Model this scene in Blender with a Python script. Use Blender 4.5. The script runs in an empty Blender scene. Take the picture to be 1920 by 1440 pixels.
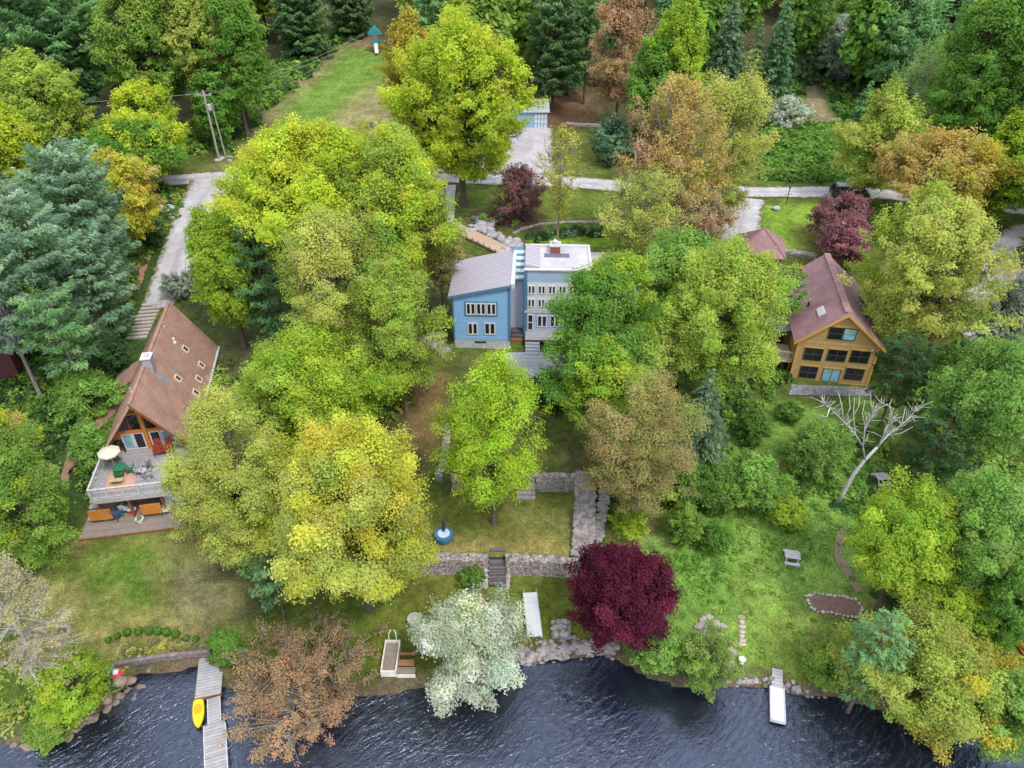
# Aerial view of three lakeside houses among spring trees. Units: metres, +Y is away from the lake, water level z = 0.
import bpy, bmesh, math, random
import numpy as np
from mathutils import Vector, Matrix

SC = bpy.context.scene
COL = SC.collection
R = math.radians
# ------------------------------------------------------------------ survey camera (used to read sizes off the photograph)
F = 1400.0; TH = R(36); CH = 45.0
CT, ST = math.cos(TH), math.sin(TH)
def ray(px, py):
    u = (px-960)/F; v = (py-720)/F
    return (u, CT-v*ST, -(ST+v*CT))
def P(px, py, z=0.0):
    d = ray(px, py); t = (z-CH)/d[2]
    return (d[0]*t, d[1]*t, z)
def proj(x, y, z):
    dz = z-CH; dep = y*CT-dz*ST; up = y*ST+dz*CT
    return (960+F*x/dep, 720-F*up/dep, dep)

# ------------------------------------------------------------------ land shape
SHORE_PX = [(-900,1420),(-300,1390),(40,1392),(120,1372),(190,1335),(232,1292),(256,1262),(300,1262),(368,1250),(430,1290),(520,1305),
            (600,1300),(690,1305),(770,1292),(860,1275),(940,1252),(985,1243),(1060,1236),(1132,1222),(1160,1235),(1200,1262),(1260,1284),
            (1330,1290),(1385,1282),(1440,1288),(1500,1300),(1570,1308),(1650,1328),(1740,1345),(1840,1355),(1930,1358),(2400,1370),(2900,1420)]
_sh = sorted([P(a, b, 0)[:2] for a, b in SHORE_PX])
SHX = np.array([p[0] for p in _sh]); SHY = np.array([p[1] for p in _sh])
PRX = np.array([0, 26, 30, 33, 38, 40, 46, 50, 56, 62, 75, 90, 100, 130, 170, 250, 340, 420.])
PRZ = np.array([.2, .35, .6, .95, 1.7, 2.1, 3.2, 4.0, 4.6, 5.1, 6.8, 8.2, 8.6, 9.5, 12.5, 23, 36, 44.])
def sstep(a, b, t):
    t = np.clip((t-a)/(b-a), 0, 1); return t*t*(3-2*t)
def terrain(x, y):
    x = np.asarray(x, float); y = np.asarray(y, float)
    d = y-np.interp(x, SHX, SHY)
    base = np.interp(y, PRX, PRZ)
    base = base+0.12*np.sin(x*.21+1.3)*np.sin(y*.17)*sstep(30, 60, y)+0.9*np.sin(x*.03+.5)*sstep(105, 150, y)
    base = base+sstep(44, 70, np.abs(x))*1.5*sstep(30, 60, y)*(1-sstep(80, 100, y))
    terr = 1.1+1.5*sstep(36.75, 37.05, y)+1.4*sstep(43.85, 44.15, y)+.75*sstep(55, 57, y)
    inside = sstep(-7.75, -7.35, x)*(1-sstep(4.75, 5.1, x))*sstep(32, 36, y)*(1-sstep(58, 61, y))
    z = base*(1-inside)+terr*inside
    # terrace beside the chalet: level pad under the lower deck
    pad = sstep(-36, -34, x)*(1-sstep(-22.5, -21, x))*sstep(36, 38, y)*(1-sstep(44, 46, y))
    z = z*(1-pad)+2.0*pad
    land = np.clip(d/0.5, 0, 1)
    z = np.where(d > 0, np.minimum(z, .12+d*.35+.25*land) if True else z, -.12-.28*np.clip(-d, 0, 12))
    return z
def T(x, y):
    return float(terrain(x, y))
def G(px, py):
    """first hit of a survey ray with the land or the lake"""
    d = ray(px, py)
    t0 = 25/-d[2] if d[2] < -.02 else 400.
    ts = np.linspace(t0*.7, min(CH/-d[2], 420) if d[2] < 0 else 420, 900)
    f = CH+d[2]*ts-np.maximum(terrain(d[0]*ts, d[1]*ts), 0)
    k = np.argmax(f < 0)
    if f[k] >= 0: k = len(ts)-1
    a, b = ts[max(k-1, 0)], ts[k]
    for _ in range(18):
        m = (a+b)/2
        if CH+d[2]*m-max(T(d[0]*m, d[1]*m), 0) > 0: a = m
        else: b = m
    x, y = d[0]*b, d[1]*b
    return (x, y, max(T(x, y), 0.))

# ------------------------------------------------------------------ materials
MATS = {}
def new_mat(name):
    m = bpy.data.materials.new(name); m.use_nodes = True
    nt = m.node_tree; b = nt.nodes['Principled BSDF']
    return m, nt, b
def mat(name, col, rough=.8, var=.25, scale=3., metal=0., spec=.3, bump=0., col2=None, bscale=None, coord='Object'):
    if name in MATS: return MATS[name]
    m, nt, b = new_mat(name); N, L = nt.nodes, nt.links
    tc = N.new('ShaderNodeTexCoord'); no = N.new('ShaderNodeTexNoise')
    no.inputs['Scale'].default_value = scale; no.inputs['Detail'].default_value = 6
    L.new(tc.outputs[coord], no.inputs['Vector'])
    rp = N.new('ShaderNodeValToRGB'); rp.color_ramp.elements[0].position = .3; rp.color_ramp.elements[1].position = .72
    c2 = col2 or tuple(c*(1-var) for c in col)
    c1 = col if col2 else tuple(min(1, c*(1+var*.5)) for c in col)
    rp.color_ramp.elements[0].color = (*c2, 1); rp.color_ramp.elements[1].color = (*c1, 1)
    L.new(no.outputs['Fac'], rp.inputs['Fac']); L.new(rp.outputs['Color'], b.inputs['Base Color'])
    b.inputs['Roughness'].default_value = rough; b.inputs['Metallic'].default_value = metal
    b.inputs['Specular IOR Level'].default_value = spec
    if bump:
        n2 = N.new('ShaderNodeTexNoise'); n2.inputs['Scale'].default_value = bscale or scale*6; n2.inputs['Detail'].default_value = 4
        L.new(tc.outputs[coord], n2.inputs['Vector'])
        bp = N.new('ShaderNodeBump'); bp.inputs['Strength'].default_value = bump; bp.inputs['Distance'].default_value = .05
        L.new(n2.outputs['Fac'], bp.inputs['Height']); L.new(bp.outputs['Normal'], b.inputs['Normal'])
    MATS[name] = m; return m
def stripes(name, col, col2, per, axis=1, width=.12, rough=.7, bump=.5, metal=0., grain=.15, spec=.3):
    """boards, shingles courses or standing seams: thin lines of col2 every `per` metres along an object axis"""
    if name in MATS: return MATS[name]
    m, nt, b = new_mat(name); N, L = nt.nodes, nt.links
    tc = N.new('ShaderNodeTexCoord'); sp = N.new('ShaderNodeSeparateXYZ'); L.new(tc.outputs['Object'], sp.inputs[0])
    dv = N.new('ShaderNodeMath'); dv.operation = 'DIVIDE'; dv.inputs[1].default_value = per; L.new(sp.outputs[axis], dv.inputs[0])
    fr = N.new('ShaderNodeMath'); fr.operation = 'FRACT'; L.new(dv.outputs[0], fr.inputs[0])
    lt = N.new('ShaderNodeMath'); lt.operation = 'LESS_THAN'; lt.inputs[1].default_value = width; L.new(fr.outputs[0], lt.inputs[0])
    fl = N.new('ShaderNodeMath'); fl.operation = 'FLOOR'; L.new(dv.outputs[0], fl.inputs[0])
    wn = N.new('ShaderNodeTexWhiteNoise'); wn.noise_dimensions = '1D'; L.new(fl.outputs[0], wn.inputs['W'])
    no = N.new('ShaderNodeTexNoise'); no.inputs['Scale'].default_value = 2.5; no.inputs['Detail'].default_value = 6; L.new(tc.outputs['Object'], no.inputs['Vector'])
    ad = N.new('ShaderNodeMath'); ad.operation = 'MULTIPLY_ADD'; ad.inputs[1].default_value = grain; L.new(wn.outputs['Value'], ad.inputs[0])
    m2 = N.new('ShaderNodeMath'); m2.operation = 'MULTIPLY_ADD'; m2.inputs[1].default_value = grain*3; m2.inputs[2].default_value = 1-grain*2
    L.new(no.outputs['Fac'], m2.inputs[0]); L.new(m2.outputs[0], ad.inputs[2])
    hs = N.new('ShaderNodeVectorMath'); hs.operation = 'SCALE'; hs.inputs[0].default_value = col; L.new(ad.outputs[0], hs.inputs['Scale'])
    mx = N.new('ShaderNodeMixRGB'); L.new(lt.outputs[0], mx.inputs['Fac']); L.new(hs.outputs[0], mx.inputs['Color1']); mx.inputs['Color2'].default_value = (*col2, 1)
    L.new(mx.outputs[0], b.inputs['Base Color']); b.inputs['Roughness'].default_value = rough; b.inputs['Metallic'].default_value = metal
    b.inputs['Specular IOR Level'].default_value = spec
    if bump:
        bp = N.new('ShaderNodeBump'); bp.inputs['Strength'].default_value = bump; bp.inputs['Distance'].default_value = .03; bp.invert = True
        L.new(lt.outputs[0], bp.inputs['Height']); L.new(bp.outputs['Normal'], b.inputs['Normal'])
    MATS[name] = m; return m
def shingles(name, col, col2):
    if name in MATS: return MATS[name]
    m, nt, b = new_mat(name); N, L = nt.nodes, nt.links
    tc = N.new('ShaderNodeTexCoord'); mp = N.new('ShaderNodeMapping'); mp.inputs['Rotation'].default_value = (0, 0, R(90)); L.new(tc.outputs['Object'], mp.inputs[0])
    br = N.new('ShaderNodeTexBrick'); br.inputs['Scale'].default_value = 1.; br.inputs['Brick Width'].default_value = .34; br.inputs['Row Height'].default_value = .15
    br.inputs['Mortar Size'].default_value = .012; br.inputs['Color1'].default_value = (*col, 1); br.inputs['Color2'].default_value = (*col2, 1)
    br.inputs['Mortar'].default_value = (*[c*.8 for c in col2], 1); L.new(mp.outputs[0], br.inputs['Vector'])
    no = N.new('ShaderNodeTexNoise'); no.inputs['Scale'].default_value = .8; no.inputs['Detail'].default_value = 8; L.new(tc.outputs['Object'], no.inputs['Vector'])
    mr = N.new('ShaderNodeMapRange'); mr.inputs['To Min'].default_value = .62; mr.inputs['To Max'].default_value = 1.35; L.new(no.outputs['Fac'], mr.inputs['Value'])
    vs = N.new('ShaderNodeVectorMath'); vs.operation = 'SCALE'; L.new(br.outputs['Color'], vs.inputs[0]); L.new(mr.outputs[0], vs.inputs['Scale'])
    L.new(vs.outputs[0], b.inputs['Base Color']); b.inputs['Roughness'].default_value = .9; b.inputs['Specular IOR Level'].default_value = .15
    MATS[name] = m; return m
def stone(name, cols, scale=2.2, bump=1.):
    if name in MATS: return MATS[name]
    m, nt, b = new_mat(name); N, L = nt.nodes, nt.links
    tc = N.new('ShaderNodeTexCoord'); vo = N.new('ShaderNodeTexVoronoi'); vo.inputs['Scale'].default_value = scale
    no = N.new('ShaderNodeTexNoise'); no.inputs['Scale'].default_value = 2; L.new(tc.outputs['Object'], no.inputs['Vector'])
    mv = N.new('ShaderNodeMixRGB'); mv.inputs['Fac'].default_value = .12; L.new(tc.outputs['Object'], mv.inputs['Color1']); L.new(no.outputs['Color'], mv.inputs['Color2'])
    L.new(mv.outputs[0], vo.inputs['Vector'])
    ve = N.new('ShaderNodeTexVoronoi'); ve.feature = 'DISTANCE_TO_EDGE'; ve.inputs['Scale'].default_value = scale; L.new(mv.outputs[0], ve.inputs['Vector'])
    sp = N.new('ShaderNodeSeparateColor'); L.new(vo.outputs['Color'], sp.inputs[0])
    rp = N.new('ShaderNodeValToRGB'); e = rp.color_ramp.elements
    e[0].color = (*cols[0], 1); e[1].color = (*cols[-1], 1)
    for i, c in enumerate(cols[1:-1]):
        q = e.new((i+1)/(len(cols)-1)); q.color = (*c, 1)
    L.new(sp.outputs[0], rp.inputs['Fac'])
    ed = N.new('ShaderNodeMapRange'); ed.inputs['From Max'].default_value = .09; L.new(ve.outputs['Distance'], ed.inputs['Value'])
    mx = N.new('ShaderNodeMixRGB'); mx.inputs['Color1'].default_value = (.085, .078, .07, 1); L.new(ed.outputs[0], mx.inputs['Fac']); L.new(rp.outputs['Color'], mx.inputs['Color2'])
    L.new(mx.outputs[0], b.inputs['Base Color']); b.inputs['Roughness'].default_value = .9
    bp = N.new('ShaderNodeBump'); bp.inputs['Strength'].default_value = bump; bp.inputs['Distance'].default_value = .1
    L.new(ed.outputs[0], bp.inputs['Height']); L.new(bp.outputs['Normal'], b.inputs['Normal'])
    MATS[name] = m; return m
def leaf_mat():
    m = bpy.data.materials.new('foliage'); m.use_nodes = True; nt = m.node_tree; N, L = nt.nodes, nt.links
    b = N['Principled BSDF']; at = N.new('ShaderNodeAttribute'); at.attribute_name = 'leaf_colour'
    L.new(at.outputs['Color'], b.inputs['Base Color']); b.inputs['Roughness'].default_value = .7; b.inputs['Specular IOR Level'].default_value = .04
    tr = N.new('ShaderNodeBsdfTranslucent'); ty = N.new('ShaderNodeMixRGB'); ty.blend_type = 'MULTIPLY'; ty.inputs['Fac'].default_value = 1; ty.use_clamp = True
    ty.inputs['Color2'].default_value = (1.28, 1.27, .95, 1); L.new(at.outputs['Color'], ty.inputs['Color1']); L.new(ty.outputs[0], tr.inputs['Color'])   # light passing through a leaf comes out yellower
    mx = N.new('ShaderNodeMixShader'); mx.inputs['Fac'].default_value = .5
    L.new(b.outputs[0], mx.inputs[1]); L.new(tr.outputs[0], mx.inputs[2]); L.new(mx.outputs[0], N['Material Output'].inputs['Surface'])
    return m
M_LEAF = leaf_mat()
def bark(name, a, b): return mat(name, a, .95, col2=b, scale=5, bump=.6, bscale=14)
M_BARK = bark('bark_brown', (.16, .125, .095), (.07, .055, .042))
M_BARKG = bark('bark_grey', (.30, .28, .25), (.15, .135, .115))
M_BARKW = bark('bark_pale', (.60, .59, .57), (.32, .31, .29))
def glass(name, col=(.012, .014, .02), rough=.06):
    if name in MATS: return MATS[name]
    m = mat(name, col, rough, var=.3, scale=1.2, spec=.6); return m
M_GLASS = glass('window_glass')
M_GLASSC = glass('window_glass_blind', (.22, .42, .48), .15)
M_WHITE = mat('white_paint', (.60, .60, .61), .5, var=.06)
M_LBLUE = stripes('pale_blue_clapboard', (.25, .47, .76), (.15, .30, .52), .16, 2, .14, rough=.65, grain=.06)
M_LBLUE2 = stripes('grey_blue_clapboard', (.36, .47, .62), (.24, .32, .44), .16, 2, .14, rough=.65, grain=.06)
M_TRIMB = mat('slate_blue_trim', (.09, .19, .30), .6, var=.15)
M_OCHRE = stripes('ochre_boards', (.42, .255, .10), (.26, .15, .06), .2, 2, .12, rough=.7, grain=.1)
M_OCHREP = mat('ochre_panel', (.40, .28, .14), .75, var=.15)
M_OCHTRIM = mat('golden_trim', (.52, .31, .07), .55, var=.1)
M_METALROOF = stripes('standing_seam_roof', (.40, .37, .43), (.14, .13, .17), .42, 1, .22, rough=.42, metal=.0, grain=.06, spec=.5)
M_SHING = shingles('brown_shingles', (.37, .225, .175), (.31, .185, .145))
M_SHINGP = shingles('plum_shingles', (.31, .185, .195), (.265, .155, .165))
M_WOODO = stripes('orange_cedar', (.50, .19, .035), (.26, .10, .03), .14, 0, .1, grain=.14)
M_WOODB = mat('brown_timber', (.22, .085, .04), .7, var=.35, scale=4)
M_DECK = stripes('grey_decking', (.33, .31, .33), (.12, .11, .12), .15, 1, .12, grain=.2)
M_DECKX = stripes('grey_plank_walk', (.33, .325, .34), (.12, .115, .12), .22, 1, .1, grain=.2)
M_TAN = stripes('tan_boardwalk', (.46, .34, .26), (.24, .17, .13), .2, 1, .1, grain=.16)
M_GRAVEL = mat('pale_gravel', (.55, .52, .55), .95, scale=1.1, col2=(.40, .375, .385), bump=.3, bscale=20)
M_SLATE = stripes('flagstone', (.33, .33, .38), (.2, .2, .22), .6, 1, .06, grain=.14)
M_STONE = stone('fieldstone', [(.16, .145, .14), (.40, .34, .32), (.28, .26, .27), (.48, .39, .34), (.33, .30, .30)], 4.6, .7)
M_STONEF = stone('rubble', [(.18, .165, .165), (.40, .35, .33), (.27, .26, .27), (.34, .30, .28)], 5.5, .6)
M_ROCK = mat('grey_rock', (.42, .38, .36), .9, scale=2, col2=(.22, .20, .19), bump=.6)
M_BRICK = mat('red_brick', (.30, .09, .06), .85, var=.3, scale=8)
M_DARK = mat('dark_metal', (.02, .022, .028), .45, var=.3)
M_MULCH = mat('mulch', (.27, .165, .14), .95, col2=(.14, .085, .07), scale=7, bump=.8, bscale=20)
M_CONC = mat('grey_concrete', (.42, .41, .42), .85, var=.2, scale=1.5)
M_STEP = stripes('step_timber', (.13, .12, .125), (.05, .05, .05), .4, 1, .2, grain=.1)

# ------------------------------------------------------------------ objects
def empty(name, label, cat, loc=(0, 0, 0), rotz=0., group=None):
    o = bpy.data.objects.new(name, None); COL.objects.link(o); o.empty_display_size = .3
    o.location = loc; o.rotation_euler = (0, 0, rotz); tag(o, label, cat, group); return o
def tag(o, label=None, cat=None, group=None, kind=None):
    if label: o['label'] = label
    if cat: o['category'] = cat
    if group: o['group'] = group
    if kind: o['kind'] = kind
    return o
def mesh_np(name, V, Fq, material, parent=None, cols=None, smooth=False):
    """V (n,3), Fq (m,k) with a fixed k"""
    me = bpy.data.meshes.new(name); V = np.ascontiguousarray(V, np.float32); Fq = np.ascontiguousarray(Fq, np.int32)
    m, k = Fq.shape
    me.vertices.add(len(V)); me.vertices.foreach_set('co', V.ravel())
    me.loops.add(m*k); me.loops.foreach_set('vertex_index', Fq.ravel())
    me.polygons.add(m); me.polygons.foreach_set('loop_start', np.arange(0, m*k, k, dtype=np.int32))
    me.update(calc_edges=True)
    if cols is not None:
        a = me.color_attributes.new('leaf_colour', 'FLOAT_COLOR', 'POINT')
        c4 = np.ones((len(V), 4), np.float32); c4[:, :3] = cols; a.data.foreach_set('color', c4.ravel())
    if smooth: me.polygons.foreach_set('use_smooth', np.ones(m, bool))
    me.materials.append(material)
    o = bpy.data.objects.new(name, me); COL.objects.link(o)
    if parent: o.parent = parent
    return o
class MB:
    def __init__(s): s.bm = bmesh.new()
    def box(s, x0, x1, y0, y1, z0, z1, M=None, bev=0.):
        cs = [(x, y, z) for x in (x0, x1) for y in (y0, y1) for z in (z0, z1)]
        vs = [s.bm.verts.new(M @ Vector(c) if M else c) for c in cs]
        fs = [s.bm.faces.new([vs[i] for i in q]) for q in ((0, 1, 3, 2), (4, 6, 7, 5), (0, 4, 5, 1), (2, 3, 7, 6), (0, 2, 6, 4), (1, 5, 7, 3))]
        if bev: bmesh.ops.bevel(s.bm, geom=list({e for f in fs for e in f.edges}), offset=bev, segments=2, affect='EDGES')
        return s
    def poly(s, pts): s.bm.faces.new([s.bm.verts.new(p) for p in pts]); return s
    def prism(s, pts, d):
        """closed solid: polygon pts (3D) extruded by vector d"""
        d = Vector(d); a = [s.bm.verts.new(p) for p in pts]; b = [s.bm.verts.new(Vector(p)+d) for p in pts]
        s.bm.faces.new(a); s.bm.faces.new(b[::-1])
        for i in range(len(pts)):
            j = (i+1) % len(pts); s.bm.faces.new([a[j], a[i], b[i], b[j]])
        return s
    def tube(s, pts, rad, n=8, cap=True):
        pts = [Vector(p) for p in pts]; rings = []
        rad = rad if isinstance(rad, (list, tuple)) else [rad]*len(pts)
        for i, p in enumerate(pts):
            t = (pts[min(i+1, len(pts)-1)]-pts[max(i-1, 0)]).normalized()
            a = t.orthogonal().normalized() if i == 0 else (a-t*a.dot(t)).normalized()
            b = t.cross(a)
            rings.append([s.bm.verts.new(p+(a*math.cos(2*math.pi*k/n)+b*math.sin(2*math.pi*k/n))*rad[i]) for k in range(n)])
        for u, v in zip(rings, rings[1:]):
            for k in range(n): s.bm.faces.new([u[k], u[(k+1) % n], v[(k+1) % n], v[k]])
        if cap: s.bm.faces.new(rings[0][::-1]); s.bm.faces.new(rings[-1])
        return s
    def lathe(s, prof, n=24, c=(0, 0, 0)):
        c = Vector(c); rings = [[s.bm.verts.new(c+Vector((r*math.cos(2*math.pi*k/n), r*math.sin(2*math.pi*k/n), z))) for k in range(n)] for r, z in prof]
        for u, v in zip(rings, rings[1:]):
            for k in range(n): s.bm.faces.new([u[k], u[(k+1) % n], v[(k+1) % n], v[k]])
        s.bm.faces.new(rings[0][::-1]); s.bm.faces.new(rings[-1]); return s
    def rock(s, c, r, rng, sz=(1, 1, .7)):
        g = bmesh.ops.create_icosphere(s.bm, subdivisions=2, radius=1)
        ph = [rng.uniform(0, 6) for _ in range(4)]
        for v in g['verts']:
            q = v.co; k = 1+.16*math.sin(3*q.x+ph[0])+.14*math.sin(4*q.y+ph[1])+.12*math.sin(5*q.z+ph[2])+rng.uniform(-.05, .05)
            v.co = Vector((q.x*sz[0]*r*k+c[0], q.y*sz[1]*r*k+c[1], q.z*sz[2]*r*k+c[2]))
        return s
    def xf(s, M): bmesh.ops.transform(s.bm, matrix=M, verts=s.bm.verts); return s
    def build(s, name, material, parent=None, smooth=False, bev=0.):
        if bev:
            bmesh.ops.bevel(s.bm, geom=s.bm.edges[:], offset=bev, segments=2, affect='EDGES', clamp_overlap=True)
        bmesh.ops.recalc_face_normals(s.bm, faces=s.bm.faces)
        me = bpy.data.meshes.new(name); s.bm.to_mesh(me); s.bm.free()
        if smooth: me.polygons.foreach_set('use_smooth', np.ones(len(me.polygons), bool))
        me.materials.append(material); o = bpy.data.objects.new(name, me); COL.objects.link(o)
        if parent: o.parent = parent
        return o
def copy_tree(o, parent=None):
    c = o.copy(); COL.objects.link(c)
    if parent: c.parent = parent
    for ch in list(o.children): copy_tree(ch, c)
    return c
class Frame:
    """a building's own axes: x right, y back, z up"""
    def __init__(s, o, deg):
        a = R(deg); s.o = np.array(o, float); s.deg = deg
        s.ax = np.array([math.sin(a), math.cos(a), 0]); s.rt = np.array([math.cos(a), -math.sin(a), 0])
    def loc(s, p): d = np.array(p)-s.o; return (float(d@s.rt), float(d@s.ax), float(d[2]))
    def wor(s, x, y, z): return tuple(s.o+s.rt*x+s.ax*y+np.array([0, 0, z]))
    def onz(s, px, py, z): return s.loc(P(px, py, s.o[2]+z))
    def onplane(s, px, py, p0, n):
        d = np.array(ray(px, py)); c = np.array([0, 0, CH])
        p0 = np.array(s.wor(*p0)); nw = s.rt*n[0]+s.ax*n[1]+np.array([0, 0, n[2]])
        return s.loc(c+d*(((p0-c)@nw)/(d@nw)))
# ------------------------------------------------------------------ trees
PAL = {  # two leaf colours of a kind of tree, mixed clump by clump
 'yellow': ((.58, .55, .075), (.44, .47, .06)), 'yg': ((0.518, 0.576, 0.050), (0.349, 0.469, 0.044)), 'ygm': ((0.405, 0.509, 0.087), (0.284, 0.397, 0.061)),
 'lime': ((0.385, 0.488, 0.050), (0.242, 0.392, 0.040)), 'lime2': ((0.414, 0.562, 0.045), (0.302, 0.456, 0.035)), 'green': ((0.196, 0.358, 0.061), (0.115, 0.258, 0.044)),
 'lgreen': ((0.286, 0.451, 0.099), (0.187, 0.352, 0.072)), 'mid': ((0.291, 0.421, 0.077), (0.175, 0.303, 0.055)), 'olive': ((0.419, 0.476, 0.101), (0.299, 0.370, 0.075)),
 'oliveyel': ((0.508, 0.543, 0.130), (0.359, 0.427, 0.092)), 'copper': ((.50, .30, .18), (.38, .29, .15)), 'copper2': ((0.426, 0.317, 0.137), (0.302, 0.317, 0.095)),
 'orange': ((.54, .40, .13), (.43, .37, .11)), 'ygo': ((.48, .42, .05), (.40, .36, .06)), 'purple': ((.165, .028, .058), (.085, .015, .034)), 'straw': ((.52, .46, .23), (.40, .37, .17)), 'white': ((.62, .66, .58), (.36, .43, .34)),
 'plum': ((.33, .16, .18), (.22, .115, .12)), 'pink': ((.44, .21, .25), (.24, .11, .13)), 'blossom': ((.66, .68, .58), (.36, .43, .26)),
 'pine': ((.33, .48, .32), (.18, .32, .20)), 'pineg': ((0.250, 0.432, 0.176), (0.140, 0.288, 0.120)), 'pined': ((0.200, 0.329, 0.132), (0.109, 0.204, 0.084)),
 'spruce': ((0.212, 0.374, 0.174), (0.122, 0.240, 0.114)), 'spruceb': ((0.228, 0.345, 0.200), (0.132, 0.230, 0.135)), 'dk': ((.085, .17, .06), (.045, .105, .04)),
 'silver': ((.38, .45, .37), (.25, .33, .26)), 'gloss': ((.26, .40, .25), (.08, .18, .085)), 'shrub': ((0.187, 0.324, 0.060), (0.110, 0.227, 0.045)),
 'greyg': ((.30, .35, .26), (.21, .26, .19)), 'brownish': ((.31, .26, .14), (.23, .21, .10)),
}
def unit(v): return v/np.maximum(np.linalg.norm(v, axis=-1, keepdims=True), 1e-9)
def rdir(rng, n): return unit(rng.normal(size=(n, 3)))
def quads(cen, nrm, size, asp, rng, along=None):
    """one diamond-shaped leaf spray per row: centre, normal, half size"""
    n = len(cen)
    if along is None: along = rdir(rng, n)
    u = unit(along-nrm*np.sum(along*nrm, 1, keepdims=True)); v = np.cross(nrm, u)
    a = size[:, None]; b = a*asp
    fold = nrm*(a*.22)
    V = np.empty((n, 4, 3), np.float32)
    V[:, 0] = cen-u*a; V[:, 1] = cen+v*b+fold*rng.uniform(-1, 1, (n, 1)); V[:, 2] = cen+u*a; V[:, 3] = cen-v*b+fold*rng.uniform(-1, 1, (n, 1))
    return V.reshape(-1, 3), np.arange(n*4).reshape(n, 4)
def tubes(paths, radii, n=5):
    """many tapered limbs of the same point count as one surface"""
    A = np.asarray(paths, float); S, K, _ = A.shape; rad = np.asarray(radii, float)
    t = np.empty_like(A); t[:, 1:-1] = A[:, 2:]-A[:, :-2]; t[:, 0] = A[:, 1]-A[:, 0]; t[:, -1] = A[:, -1]-A[:, -2]; t = unit(t)
    ref = np.where(np.abs(t[..., 2:3]) > .9, [[[1., 0, 0]]], [[[0, 0, 1.]]])
    a = unit(np.cross(t, ref)); b = np.cross(t, a)
    ang = np.arange(n)*2*math.pi/n
    V = A[:, :, None]+(a[:, :, None]*np.cos(ang)[:, None]+b[:, :, None]*np.sin(ang)[:, None])*rad[:, :, None, None]
    idx = np.arange(S*K*n).reshape(S, K, n); nx = np.roll(idx, -1, 2)
    Fq = np.stack([idx[:, :-1], nx[:, :-1], nx[:, 1:], idx[:, 1:]], -1).reshape(-1, 4)
    return V.reshape(-1, 3), Fq
def bez(a, m, b, k=6):
    t = np.linspace(0, 1, k)[None, :, None]
    return (1-t)**2*a[:, None]+2*t*(1-t)*m[:, None]+t*t*b[:, None]
def clump_tints(rng, n, pal):
    c1, c2 = np.array(PAL[pal][0]), np.array(PAL[pal][1])
    f = rng.uniform(0, 1, (n, 1)); c = c1*f+c2*(1-f); c = c*.97+c.mean(1, keepdims=True)*.03
    return c*rng.uniform(.80, 1.2, (n, 1))*rng.uniform(.93, 1.07, (n, 3))
def profile(shape, t):
    """crown radius at height t in -1..1"""
    if shape == 'dome': return np.where(t > 0, np.sqrt(np.clip(1-t*t, 0, 1)), np.clip(1-np.abs(t)**2.6, 0, 1)**.55)
    if shape == 'oval': return np.sqrt(np.clip(1-t*t, 0, 1))*(1-.28*t)*.95
    if shape == 'vase': return np.sqrt(np.clip(1-t*t, 0, 1))*(1+.16*t)
    if shape == 'cone': return np.clip((1-t)/2, 0, 1)**.85*1.0
    return np.sqrt(np.clip(1-t*t, 0, 1))
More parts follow.
